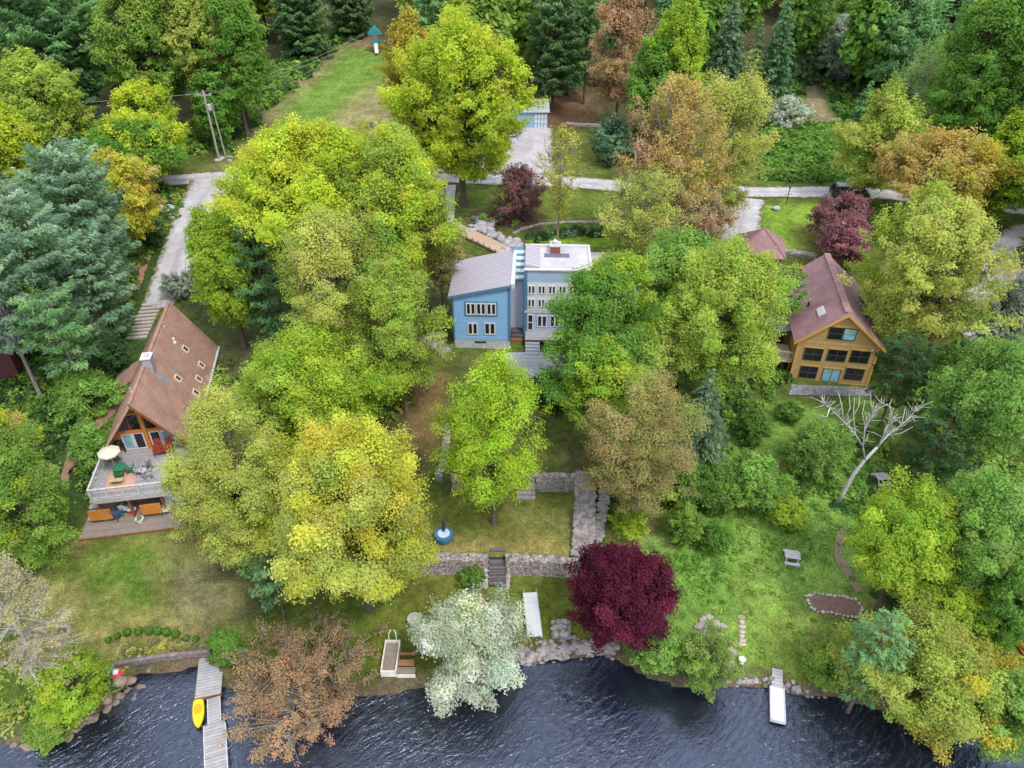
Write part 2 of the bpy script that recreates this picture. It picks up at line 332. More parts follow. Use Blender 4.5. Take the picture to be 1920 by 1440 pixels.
def broadleaf(rng, shape, pal, rx, rz, zc, leaf, cover, pal2=None):
    """leaf quads and limb tubes of a broad-leaved crown centred at height zc over the trunk's foot"""
    if cover < .75: leaf = leaf*.78
    rc = np.clip(.155*min(rx, rz*1.2)+.12, .24, .85)
    area = 4*math.pi*((rx*rx)**1.6/3+2*(rx*rz)**1.6/3)**(1/1.6)
    K = int(max(14, area/(rc*rc*1.15)))
    K2 = int(K*1.3*np.clip(cover, .3, 1.05)**.7)
    t = rng.uniform(-1, 1, K2); th = rng.uniform(0, 2*math.pi, K2)
    ph = rng.uniform(0, 6.28, 6)
    lob = 1+.15*np.sin(2*th+ph[0]+1.5*t)+.14*np.sin(3*th-2*t+ph[1])+.12*np.sin(5*th+4*t+ph[2])+.07*np.sin(7*t+ph[3])
    if cover > 1.2: lob = 1+(lob-1)*.35
    fr = np.where(rng.uniform(0, 1, K2) < .72, rng.uniform(.72, 1.0, K2)+.20*(rng.uniform(0, 1, K2) < .16), rng.uniform(.25, .75, K2))
    pr = profile(shape, t)*lob
    top = 1+.10*np.sin(2*th+ph[4])+.08*np.sin(3*th+ph[5])
    x = pr*fr*rx*np.cos(th); y = pr*fr*rx*np.sin(th); z = t*rz*top*(.86+.14*fr)
    C = np.stack([x, y, z], 1); cr = rc*rng.uniform(.5, 1.45, K2)
    C[:, :2] *= (rx-rc*.55)/np.percentile(np.hypot(C[:, 0], C[:, 1]), 97); C[:, 2] *= (rz-rc*.6)/np.percentile(np.abs(C[:, 2]), 97)
    fq = rng.uniform(1.6, 2.6, 3)/max(rc*2.2, .3)*1.15; h3 = np.sin(C[:, 0]*fq[0]+ph[0])+np.sin(C[:, 1]*fq[1]+ph[1])+np.sin(C[:, 2]*fq[2]+ph[2])+.8*np.sin((C[:, 0]+C[:, 2])*fq[1]*.6+ph[3])
    hole = h3 < np.quantile(h3, float(np.clip(.34-.22*cover, .06, .26)))
    keep = ~hole & (rng.uniform(0, 1, K2) < (.96 if cover > .8 else .88)); C, cr = C[keep], cr[keep]
    tint = clump_tints(rng, len(C), pal)
    if pal2:
        side = rng.normal(size=3); side[2] *= .3; s = (C@unit(side))/max(rx, rz)+rng.normal(0, .25, len(C))
        tint = np.where((s > .25)[:, None], clump_tints(rng, len(C), pal2), tint)
    n = np.maximum(6, (cover*5.6*cr*cr/(leaf*leaf*1.35)).astype(int))
    own = np.repeat(np.arange(len(C)), n); m = len(own)
    d = rdir(rng, m); d[:, 2] = np.abs(d[:, 2])*.9-.12*rng.uniform(0, 1, m)-.1; d = unit(d)
    rr = cr[own][:, None]*rng.uniform(.45, 1.08, (m, 1))
    tuft = unit(unit(C)*.8+np.array([0, 0, .75])+rng.normal(0, .3, C.shape)); sft = rng.uniform(0, 1, (m, 1))**1.5; long = 2.1 if shape == 'vase' else 1.6
    pos = C[own]+d*rr*np.array([1, 1, .72])*(1-.62*sft)+tuft[own]*sft*cr[own][:, None]*long+rng.normal(0, .16, (m, 3))*cr[own][:, None]
    out = unit(pos*np.array([1/rx, 1/rx, 1/max(rz, .3)]))
    nrm = unit(d*.62+out*.6+np.array([0, 0, .55])+rng.normal(0, .40, (m, 3)))
    size = leaf*rng.uniform(.6, 1.25, m)
    col = tint[own]*rng.uniform(.86, 1.16, (m, 1))
    V, Fq = quads(pos, nrm, size, rng.uniform(.45, .8, (m, 1)), rng)
    # limbs: a few main ones from the trunk, one to each clump
    bot = np.array([0, 0, -zc])
    hfork = max(-rz*.75, -zc*.72)
    k1 = int(np.clip(rx*1.6, 4, 9)); far = C[np.argsort(-np.linalg.norm(C, axis=1))[:k1*4]]
    ends = far[rng.permutation(len(far))[:k1]]*.8
    st = np.stack([np.zeros(len(ends)), np.zeros(len(ends)), rng.uniform(hfork*.95, hfork*.2, len(ends))], 1)
    mid = (st+ends)/2+np.stack([ends[:, 0]*-.12, ends[:, 1]*-.12, np.abs(ends[:, 2])*.15+.4], 1)
    main = bez(st, mid, ends)
    tr = max(.07, (.027 if cover > .8 else .020)*(rx+rz)); r1 = np.linspace(tr*.42, tr*.12, 6)[None].repeat(len(ends), 0)
    trunk = bez(bot[None]-[[0, 0, .3]], np.array([[rng.normal(0, .12)*rx*.3, rng.normal(0, .12)*rx*.3, (hfork-zc)/2]]), np.array([[0, 0, rz*.45]]))
    rt = np.linspace(tr*1.15, tr*.3, 6)[None]; rt[0, 0] = tr*1.6
    flat = main.reshape(-1, 3)
    dd = np.linalg.norm(C[:, None]-flat[None], axis=2); src = flat[np.argmin(dd, 1)]
    tw = bez(src, (src+C)/2+np.array([0, 0, .15]), C); r2 = np.linspace(tr*.17, tr*.06, 6)[None].repeat(len(C), 0)
    parts = [tubes(trunk, rt, 8), tubes(main, r1, 6), tubes(tw, np.maximum(r2, .012), 4)]
    if cover < .75:   # thin crowns show their twigs
        q = own[rng.permutation(m)[:min(m//3, 2600)]]; sel = rng.permutation(m)[:len(q)]
        a = C[own[sel]]; b = pos[sel]*1.0; t3 = bez(a, (a+b)/2+rng.normal(0, .08, a.shape), b, 4)
        parts.append(tubes(t3, np.linspace(.022, .009, 4)[None].repeat(len(a), 0)*max(1, leaf*4), 3))
    return V, Fq, np.repeat(col, 4, 0), parts
def conifer(rng, shape, pal, rx, rz, zc, leaf, cover):
    """whorled branches with needle sprays; 'pine' has plumes on open tiers, 'cone' is a dense spire"""
    H0, H1 = -rz, rz
    C = []; D = []; W = []
    z = H0; step = (.62 if shape == 'cone' else 1.3)*np.clip(rx/2.2, .5, 1.2)
    while z < H1*.98:
        t = (z-H0)/(H1-H0)
        L = rx*((1-t)**.8*1.0+.03) if shape == 'cone' else rx*np.clip(1.02*(1-t)**.6*(.55+.9*t)*1.25+.08, 0, 1.1)
        nb = max(5, int(2*math.pi*max(L, .3)/(1.0 if shape == 'pine' else .75)/max(.6, min(1.15, rx/2.5))))
        a0 = rng.uniform(0, 6.28)
        for k in range(nb):
            a = a0+2*math.pi*k/nb+rng.normal(0, .14); l = L*rng.uniform(.6, 1.15)
            sl = rng.uniform(-.1, .28) if shape == 'pine' else rng.uniform(-.42, -.12)
            sl = sl+(.5*t if shape == 'pine' else .35*t)
            C.append((0, 0, z+rng.normal(0, .12*step))); D.append((math.cos(a), math.sin(a), sl)); W.append(l)
        z += step*rng.uniform(.8, 1.2)*(1-.35*t)
    C, D, W = np.array(C), np.array(D), np.array(W)
    n = np.maximum(5, (cover*W*(18 if shape == 'pine' else 15)*np.clip(.3/leaf, .4, 2.2)*np.clip(W*.35, .5, 1.3)).astype(int)); own = np.repeat(np.arange(len(C)), n); m = len(own)
    s = rng.uniform(.22 if shape == 'pine' else .12, 1, m)**.75
    side = np.stack([-D[:, 1], D[:, 0], np.zeros(len(D))], 1)
    wid = (.27 if shape == 'pine' else .25)*W[own]*np.sin(np.clip(s*1.05, 0, 1)*math.pi*.86+.22)
    u = rng.uniform(-1, 1, m)
    pos = C[own]+D[own]*(W[own]*s)[:, None]+side[own]*(u*wid)[:, None]
    pos[:, 2] += rng.normal(0, .07 if shape == 'pine' else .06, m)*np.clip(W[own], .5, 2)-(.0 if shape == 'pine' else .12)*s*s*W[own]+(.10*s*s*W[own] if shape == 'pine' else 0)
    along = unit(D[own]+side[own]*(u*.7)[:, None]+rng.normal(0, .25, (m, 3)))
    nrm = unit(np.array([0, 0, 1.])+D[own]*.35+rng.normal(0, .32, (m, 3)))
    size = leaf*rng.uniform(.8, 1.5, m)
    V, Fq = quads(pos, nrm, size, rng.uniform(.22, .42, (m, 1)), rng, along)
    col = clump_tints(rng, len(C), pal)[own]*rng.uniform(.75, 1.25, (m, 1))
    tr = max(.08, .022*(zc+rz)/1.6)
    trunk = bez(np.array([[0, 0, -zc-.3]]), np.array([[0, 0, -zc*.3]]), np.array([[0, 0, H1*.96]])); rt = np.linspace(tr, .03, 6)[None]
    B = bez(C, C+D*(W*.5)[:, None], C+D*(W*.93)[:, None], 4); rb = np.outer(np.clip(W*.018, .015, .06), np.linspace(1, .3, 4))
    return V, Fq, np.repeat(col, 4, 0), [tubes(trunk, rt, 8), tubes(B, rb, 4)]
def join(parts):
    Vs, Fs, k = [], [], 0
    for V, Fq in parts: Vs.append(V); Fs.append(Fq+k); k += len(V)
    return np.concatenate(Vs), np.concatenate(Fs)
TREELOG = []
def solve_tree(cx, cy, w, h, by):
    """place a crown seen at (cx,cy) of size w x h whose trunk meets the ground at image row by"""
    bx = cx+(960-cx)*(by-cy)/(2647-cy)
    X, Y, Z0 = G(bx, by)
    lo, hi = Z0, Z0+40
    for _ in range(40):
        m = (lo+hi)/2
        if proj(X, Y, m)[1] > cy: lo = m
        else: hi = m
    zc = (lo+hi)/2; dep = proj(X, Y, zc)[2]; k = F/dep
    al = math.asin((CH-zc)/math.sqrt(X*X+Y*Y+(CH-zc)**2))
    rx = w/2/k; q = (h/2/k)**2-(rx*math.sin(al))**2
    rz = math.sqrt(q)/math.cos(al) if q > 0 else .55*rx
    rz = float(np.clip(rz, .5*rx, 4*rx)); rz = min(rz, max(.35, (zc-Z0)*.98))
    return X, Y, Z0, zc-Z0, rx, rz, k
def tree(name, label, cat, shape, pal, cx, cy, w, h, by, cover=1., seed=0, group=None, bark_m=None, pal2=None, small=None):
    if small: by = cy+.34*h
    X, Y, Z0, zc, rx, rz, k = solve_tree(cx, cy, w, h, by)
    if small: rz = max(rz, .93*zc)
    if shape in ('pine', 'cone'): rx *= .93
    rng = np.random.default_rng(seed*7919+int(cx*13+cy))
    leaf = float(np.clip(2.5/k, .085, .36))
    if shape in ('pine', 'cone'): V, Fq, col, parts = conifer(rng, shape, pal, rx, rz, zc, leaf*1.45, cover)
    else: V, Fq, col, parts = broadleaf(rng, shape, pal, rx, rz, zc, leaf, cover, pal2)
    o = empty(name, label, cat, (X, Y, Z0), 0, group)
    off = np.array([0, 0, zc])
    mesh_np('crown', V+off, Fq, M_LEAF, o, col)
    tv, tf = join(parts); mesh_np('trunk' if not small else 'stem', tv+off, tf, bark_m or M_BARK, o, smooth=True)
    TREELOG.append((label[:44], round(X, 1), round(Y, 1), 'H', round(zc+rz, 1), 'rx', round(rx, 1), 'rz', round(rz, 1), len(Fq)))
    return o
def shrub_patch(rng, pts, hgt, rad, leaf, pals, per=26):
    """low leafy growth: positions (n,2) -> leaves over the ground"""
    n = len(pts); z = terrain(pts[:, 0], pts[:, 1])
    hh = hgt*rng.uniform(.4, 1.3, n); rr = rad*rng.uniform(.6, 1.3, n)
    tint = np.concatenate([clump_tints(rng, n, p)[None] for p in pals]); pick = rng.integers(0, len(pals), n); tint = tint[pick, np.arange(n)]
    own = np.repeat(np.arange(n), per); m = len(own)
    d = rdir(rng, m); d[:, 2] = np.abs(d[:, 2])
    pos = np.stack([pts[own, 0], pts[own, 1], z[own]+.05], 1)+d*np.stack([rr[own], rr[own], hh[own]], 1)*rng.uniform(.7, 1.05, (m, 1))
    nrm = unit(d+np.array([0, 0, .5])+rng.normal(0, .5, (m, 3)))
    V, Fq = quads(pos, nrm, leaf*rng.uniform(.6, 1.3, m), rng.uniform(.45, .8, (m, 1)), rng)
    return V, Fq, np.repeat(tint[own]*rng.uniform(.75, 1.25, (m, 1)), 4, 0)
def inpoly(x, y, poly):
    x = np.asarray(x); y = np.asarray(y); r = np.zeros(x.shape, bool); j = len(poly)-1
    for i in range(len(poly)):
        xi, yi = poly[i][:2]; xj, yj = poly[j][:2]
        if yi != yj:
            r ^= ((yi > y) != (yj > y)) & (x < (xj-xi)*(y-yi)/(yj-yi)+xi)
        j = i
    return r
def gpoly(px): return [G(a, b) for a, b in px]
def scatter(rng, poly, dens):
    xs = [p[0] for p in poly]; ys = [p[1] for p in poly]
    n = int((max(xs)-min(xs))*(max(ys)-min(ys))*dens)
    x = rng.uniform(min(xs), max(xs), n); y = rng.uniform(min(ys), max(ys), n); k = inpoly(x, y, poly)
    return np.stack([x[k], y[k]], 1)
# ------------------------------------------------------------------ ground sheet
random.seed(4)
xs = np.unique(np.concatenate([np.linspace(-210, -64, 50), np.arange(-64, 64.1, .55), np.linspace(64, 210, 50)]))
ys = np.unique(np.concatenate([np.linspace(4, 14, 5), np.arange(14, 118, .55), np.linspace(118, 420, 110)]))
GX, GY = np.meshgrid(xs, ys); GZ = terrain(GX, GY)
nx, ny = len(xs), len(ys)
gv = np.stack([GX.ravel(), GY.ravel(), GZ.ravel()], 1)
ii = np.arange(nx*ny).reshape(ny, nx)
gf = np.stack([ii[:-1, :-1], ii[:-1, 1:], ii[1:, 1:], ii[1:, :-1]], -1).reshape(-1, 4)
def wob(x, y, s, a):
    return a*(np.sin(x*s+1.7*np.sin(y*s*.7))+.6*np.sin(y*s*1.9+2+np.sin(x*s*1.3))+.4*np.sin((x+y)*s*3.1))
gc = np.empty((nx*ny, 3)); X, Y = gv[:, 0], gv[:, 1]
gc[:] = (.10, .125, .03)
def paint(px, c, ragged=.5, s=1.1, blur=1.):
    poly = gpoly(px) if px and px[0][1] > -50 else px
    acc = np.zeros(len(X))
    for dx, dy in ((0, 0), (.5, .3), (-.5, -.3), (.3, -.5), (-.3, .5)):
        acc += inpoly(X+wob(X, Y, s, ragged)+dx*blur, Y+wob(Y+9, X, s, ragged)+dy*blur, poly)
    acc /= 5
    gc[:] = gc*(1-acc[:, None])+np.array(c)*acc[:, None]
fl = sstep(112, 122, Y); gc[:] = gc*(1-fl[:, None])+np.array((.075, .065, .035))*fl[:, None]
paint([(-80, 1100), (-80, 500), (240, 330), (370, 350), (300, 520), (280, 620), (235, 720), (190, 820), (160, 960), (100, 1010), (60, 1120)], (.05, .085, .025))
paint([(355, 420), (830, 400), (850, 480), (840, 650), (790, 700), (780, 1000), (420, 1180), (340, 960), (400, 780), (410, 640), (350, 570)], (.085, .085, .04))
paint([(60, 1130), (110, 1010), (165, 985), (400, 995), (430, 1120), (420, 1215), (230, 1235), (80, 1235)], (.27, .22, .085), .6)
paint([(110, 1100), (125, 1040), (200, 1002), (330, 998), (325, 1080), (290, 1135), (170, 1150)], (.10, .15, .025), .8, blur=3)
paint([(305, 1060), (420, 1040), (425, 1190), (330, 1175)], (.17, .145, .085), .5, blur=2)
paint([(690, 1075), (1090, 1070), (1120, 1215), (960, 1240), (700, 1290)], (.13, .145, .028), .3)
paint([(760, 1080), (920, 1085), (900, 1110), (740, 1150)], (.17, .155, .04), .5, blur=2)
paint([(790, 925), (1090, 925), (1090, 1045), (790, 1040)], (.16, .165, .04), .2)
paint([(785, 1008), (1080, 1012), (1082, 1046), (785, 1040)], (.33, .25, .10), .35, blur=1.2)
paint([(950, 960), (1085, 955), (1085, 1010), (950, 1000)], (.21, .19, .07), .5, blur=2)
paint([(840, 800), (1090, 760), (1100, 890), (840, 890)], (.115, .125, .035), .4)
paint([(770, 640), (838, 655), (830, 790), (800, 900), (760, 800)], (.21, .135, .065), .4)
paint([(840, 655), (1085, 660), (1100, 780), (845, 800)], (.12, .125, .04), .4)
paint([(1140, 940), (1300, 870), (1390, 760), (1650, 760), (1680, 960), (1620, 1100), (1640, 1240), (1540, 1300), (1390, 1285), (1240, 1270), (1140, 1215), (1150, 1000)], (.19, .29, .065), .7)
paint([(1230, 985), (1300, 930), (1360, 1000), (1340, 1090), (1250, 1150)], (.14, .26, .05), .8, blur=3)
paint([(1500, 1135), (1640, 1130), (1660, 1210), (1540, 1230)], (.19, .16, .06), .6, blur=3)
paint([(1390, 1190), (1560, 1190), (1560, 1290), (1390, 1280)], (.22, .24, .05), .8, blur=4)
paint([(1150, 985), (1230, 965), (1250, 1010), (1160, 1020)], (.26, .17, .09), .5, blur=2)
paint([(1420, 880), (1460, 860), (1475, 940), (1440, 950)], (.26, .19, .09), .4, blur=1)
paint([(1380, 1010), (1410, 1000), (1460, 1180), (1420, 1190)], (.20, .26, .06), .5, blur=2)
# beyond the road
paint([(455, 300), (520, 190), (630, 90), (660, 70), (720, 80), (720, 300), (640, 320)], (.155, .23, .045), .8)
paint([(640, 215), (700, 150), (730, 190), (760, 330), (560, 320), (600, 250)], (.29, .225, .12), 1.0, blur=4)
paint([(640, 70), (700, 55), (715, 90), (680, 95)], (.26, .15, .10), .8, blur=3)
paint([(440, 300), (520, 180), (630, 85), (645, 95), (545, 190), (470, 300)], (.24, .19, .10), .8, blur=2)
paint([(340, 315), (430, 300), (470, 320), (430, 335)], (.19, .17, .07), .5)
paint([(995, 175), (1110, 175), (1120, 240), (1000, 245)], (.25, .13, .085), .6, blur=2)
paint([(1040, 242), (1130, 240), (1150, 328), (1040, 320)], (.16, .17, .045), .4)
paint([(845, 355), (1190, 362), (1190, 415), (850, 410)], (.135, .17, .035), .4)
paint([(860, 398), (1030, 395), (1000, 430), (900, 430)], (.10, .06, .045), .4)
paint([(1000, 440), (1150, 436), (1150, 462), (990, 464)], (.18, .27, .03), .3)
paint([(1425, 382), (1560, 380), (1560, 475), (1440, 475)], (.19, .28, .04), .4)
paint([(1490, 425), (1570, 420), (1570, 480), (1500, 480)], (.21, .18, .06), .6, blur=2)
paint([(1480, 110), (1620, 110), (1640, 245), (1440, 245)], (.07, .12, .03), .6)
paint([(1507, 130), (1530, 130), (1552, 200), (1580, 236), (1524, 238), (1512, 190)], (.27, .195, .13), .4)
paint([(1430, 240), (1590, 235), (1600, 335), (1420, 330)], (.09, .18, .035), .6)
paint([(1060, 845), (1100, 850), (1110, 880), (1060, 875)], (.15, .12, .07), .3)
paint([(1170, 640), (1480, 640), (1480, 740), (1180, 960)], (.085, .11, .035), .6)
gc *= np.array([.80, .90, .78])
# wet shore strip and lake bed
dsh = Y-np.interp(X, SHX, SHY)
k = (1-sstep(.2, 1.3, dsh+wob(X, Y, 2., .25)))[:, None]; gc[:] = gc*(1-k)+np.array((.11, .085, .055))*k
k = sstep(.6, 6.5, -dsh)[:, None]; gc[:] = gc*(1-k)+np.array((.016, .017, .014))*k
def ground_mat():
    m, nt, b = new_mat('ground'); N, L = nt.nodes, nt.links
    at = N.new('ShaderNodeAttribute'); at.attribute_name = 'leaf_colour'; tc = N.new('ShaderNodeTexCoord')
    f = None
    cur = at.outputs['Color']
    for sc, lo, hi in ((.35, .72, 1.3), (1.6, .68, 1.34), (7, .6, 1.42), (24, .72, 1.3)):
        no = N.new('ShaderNodeTexNoise'); no.inputs['Scale'].default_value = sc; no.inputs['Detail'].default_value = 5; L.new(tc.outputs['Object'], no.inputs['Vector'])
        mr = N.new('ShaderNodeMapRange'); mr.inputs['From Min'].default_value = .28; mr.inputs['From Max'].default_value = .72
        mr.inputs['To Min'].default_value = lo; mr.inputs['To Max'].default_value = hi; L.new(no.outputs['Fac'], mr.inputs['Value'])
        vs = N.new('ShaderNodeVectorMath'); vs.operation = 'SCALE'; L.new(cur, vs.inputs[0]); L.new(mr.outputs[0], vs.inputs['Scale']); cur = vs.outputs[0]; last = no
    # dry and green tufts mixed in
    n2 = N.new('ShaderNodeTexNoise'); n2.inputs['Scale'].default_value = 2.7; n2.inputs['Detail'].default_value = 8; L.new(tc.outputs['Object'], n2.inputs['Vector'])
    r2 = N.new('ShaderNodeMapRange'); r2.inputs['From Min'].default_value = .56; r2.inputs['From Max'].default_value = .74; r2.inputs['To Max'].default_value = .6; L.new(n2.outputs['Fac'], r2.inputs['Value'])
    ml = N.new('ShaderNodeMixRGB'); ml.blend_type = 'MULTIPLY'; ml.inputs['Fac'].default_value = 1; ml.inputs['Color2'].default_value = (1.7, 1.25, .95, 1); L.new(cur, ml.inputs['Color1'])
    mx = N.new('ShaderNodeMixRGB'); L.new(r2.outputs[0], mx.inputs['Fac']); L.new(cur, mx.inputs['Color1']); L.new(ml.outputs[0], mx.inputs['Color2'])
    L.new(mx.outputs[0], b.inputs['Base Color']); b.inputs['Roughness'].default_value = .95; b.inputs['Specular IOR Level'].default_value = .1
    bp = N.new('ShaderNodeBump'); bp.inputs['Strength'].default_value = .7; bp.inputs['Distance'].default_value = .12; L.new(last.outputs['Fac'], bp.inputs['Height']); L.new(bp.outputs['Normal'], b.inputs['Normal'])
    return m
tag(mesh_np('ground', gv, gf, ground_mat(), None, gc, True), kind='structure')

# ------------------------------------------------------------------ the lake
def water_mat():
    m = bpy.data.materials.new('lake_water'); m.use_nodes = True; nt = m.node_tree; N, L = nt.nodes, nt.links
    N.remove(N['Principled BSDF'])
    tc = N.new('ShaderNodeTexCoord'); mp = N.new('ShaderNodeMapping'); m0 = N.new('ShaderNodeMapping'); m0.inputs['Rotation'].default_value = (0, 0, R(-42)); mp.inputs['Scale'].default_value = (1., 2.3, 1)
    L.new(tc.outputs['Object'], m0.inputs[0]); L.new(m0.outputs[0], mp.inputs[0])
    n1 = N.new('ShaderNodeTexNoise'); n1.inputs['Scale'].default_value = 1.25; n1.inputs['Detail'].default_value = 5; n1.inputs['Roughness'].default_value = .62; n1.inputs['Distortion'].default_value = .9; L.new(mp.outputs[0], n1.inputs['Vector'])
    n2 = N.new('ShaderNodeTexNoise'); n2.inputs['Scale'].default_value = 2.6; n2.inputs['Detail'].default_value = 3; n2.inputs['Distortion'].default_value = .6; L.new(mp.outputs[0], n2.inputs['Vector'])
    ad = N.new('ShaderNodeMath'); ad.operation = 'MULTIPLY_ADD'; ad.inputs[1].default_value = .25; L.new(n2.outputs['Fac'], ad.inputs[0]); L.new(n1.outputs['Fac'], ad.inputs[2])
    bp = N.new('ShaderNodeBump'); bp.inputs['Strength'].default_value = 1.; bp.inputs['Distance'].default_value = .13
    n3 = N.new('ShaderNodeTexNoise'); n3.inputs['Scale'].default_value = .11; n3.inputs['Detail'].default_value = 3; L.new(m0.outputs[0], n3.inputs['Vector'])
    r3 = N.new('ShaderNodeMapRange'); r3.inputs['From Min'].default_value = .38; r3.inputs['From Max'].default_value = .64; r3.inputs['To Min'].default_value = .25; r3.inputs['To Max'].default_value = 1.1; L.new(n3.outputs['Fac'], r3.inputs['Value'])
    ml = N.new('ShaderNodeMath'); ml.operation = 'MULTIPLY'; L.new(ad.outputs[0], ml.inputs[0]); L.new(r3.outputs[0], ml.inputs[1]); L.new(ml.outputs[0], bp.inputs['Height'])
    fr = N.new('ShaderNodeFresnel'); fr.inputs['IOR'].default_value = 2.15; L.new(bp.outputs['Normal'], fr.inputs['Normal'])
    gl = N.new('ShaderNodeBsdfGlossy'); gl.inputs['Roughness'].default_value = .15; gl.inputs['Color'].default_value = (.64, .74, 1, 1); L.new(bp.outputs['Normal'], gl.inputs['Normal'])
    tr = N.new('ShaderNodeBsdfTransparent'); tr.inputs['Color'].default_value = (.42, .45, .45, 1)
    df = N.new('ShaderNodeBsdfDiffuse'); df.inputs['Color'].default_value = (.05, .062, .14, 1)
    bo = N.new('ShaderNodeMixShader'); bo.inputs['Fac'].default_value = .12; L.new(tr.outputs[0], bo.inputs[1]); L.new(df.outputs[0], bo.inputs[2]); tr = bo
    mx = N.new('ShaderNodeMixShader'); L.new(fr.outputs[0], mx.inputs['Fac']); L.new(tr.outputs[0], mx.inputs[1]); L.new(gl.outputs[0], mx.inputs[2])
    L.new(mx.outputs[0], N['Material Output'].inputs['Surface']); return m
wv = np.array([(-210, -120, 0), (210, -120, 0), (210, 60, 0), (-210, 60, 0)], float)
tag(mesh_np('lake_water', wv, np.array([[0, 1, 2, 3]]), water_mat()), kind='structure')
bedv = np.array([(-210, -120, -3.55), (210, -120, -3.55), (210, 20, -3.55), (-210, 20, -3.55)], float)
tag(mesh_np('lake_bed', bedv, np.array([[0, 1, 2, 3]]), mat('lake_silt', (.014, .015, .013), .95)), kind='structure')

# ------------------------------------------------------------------ roads, drives, paths laid over the ground
def strip(name, px, width, material, off=.06, world=None, step=.8, edge=.0, n=11, seed=1):
    rng = np.random.default_rng(seed); pts = world or [G(a, b)[:2] for a, b in px]
    A = [np.array(p[:2]) for p in pts]; C = []; Wd = []
    widths = width if isinstance(width, (list, tuple)) else [width]*len(A)
    for i in range(len(A)-1):
        p0, p1, p2, p3 = A[max(i-1, 0)], A[i], A[i+1], A[min(i+2, len(A)-1)]
        k = max(2, int(np.linalg.norm(p2-p1)/step))
        for j in range(k+(i == len(A)-2)):
            t = j/k
            C.append(.5*((2*p1)+(-p0+p2)*t+(2*p0-5*p1+4*p2-p3)*t*t+(-p0+3*p1-3*p2+p3)*t**3)); Wd.append(widths[i]*(1-t)+widths[i+1]*t)
    C = np.array(C); Wd = np.array(Wd); tg = np.gradient(C, axis=0); tg /= np.linalg.norm(tg, axis=1)[:, None]; nr = np.stack([tg[:, 1], -tg[:, 0]], 1)
    u = np.linspace(-.5, .5, n); V = C[:, None]+nr[:, None]*(u[None, :, None]*Wd[:, None, None])
    V[:, 0] += rng.normal(0, edge, V[:, 0].shape); V[:, -1] += rng.normal(0, edge, V[:, -1].shape)
    Z = terrain(V[..., 0], V[..., 1])+off
    idx = np.arange(len(C)*n).reshape(len(C), n)
    Fq = np.stack([idx[:-1, :-1], idx[:-1, 1:], idx[1:, 1:], idx[1:, :-1]], -1).reshape(-1, 4)
    ec = np.repeat(np.abs(np.tile(u*2, len(C)))[:, None], 3, 1)
    return tag(mesh_np(name, np.concatenate([V, Z[..., None]], -1).reshape(-1, 3), Fq, material, None, ec, smooth=True), kind='structure')
def patch(name, px, material, off=.07, n=14, edge=0.):
    q = [np.array(G(a, b)[:2]) for a, b in px]; s = np.linspace(0, 1, n)[:, None, None]; t = np.linspace(0, 1, n)[None, :, None]
    V = q[0]*(1-s)*(1-t)+q[1]*s*(1-t)+q[2]*s*t+q[3]*(1-s)*t
    Z = terrain(V[..., 0], V[..., 1])+off; idx = np.arange(n*n).reshape(n, n)
    Fq = np.stack([idx[:-1, :-1], idx[1:, :-1], idx[1:, 1:], idx[:-1, 1:]], -1).reshape(-1, 4)
    ss, tt = np.broadcast_arrays(s[..., 0], t[..., 0]); ec = np.clip(np.maximum(np.abs(ss*2-1), np.abs(tt*2-1)), .3, 1)**3
    return tag(mesh_np(name, np.concatenate([V, Z[..., None]], -1).reshape(-1, 3), Fq, material, None, np.repeat(ec.reshape(-1, 1), 3, 1), smooth=True), kind='structure')
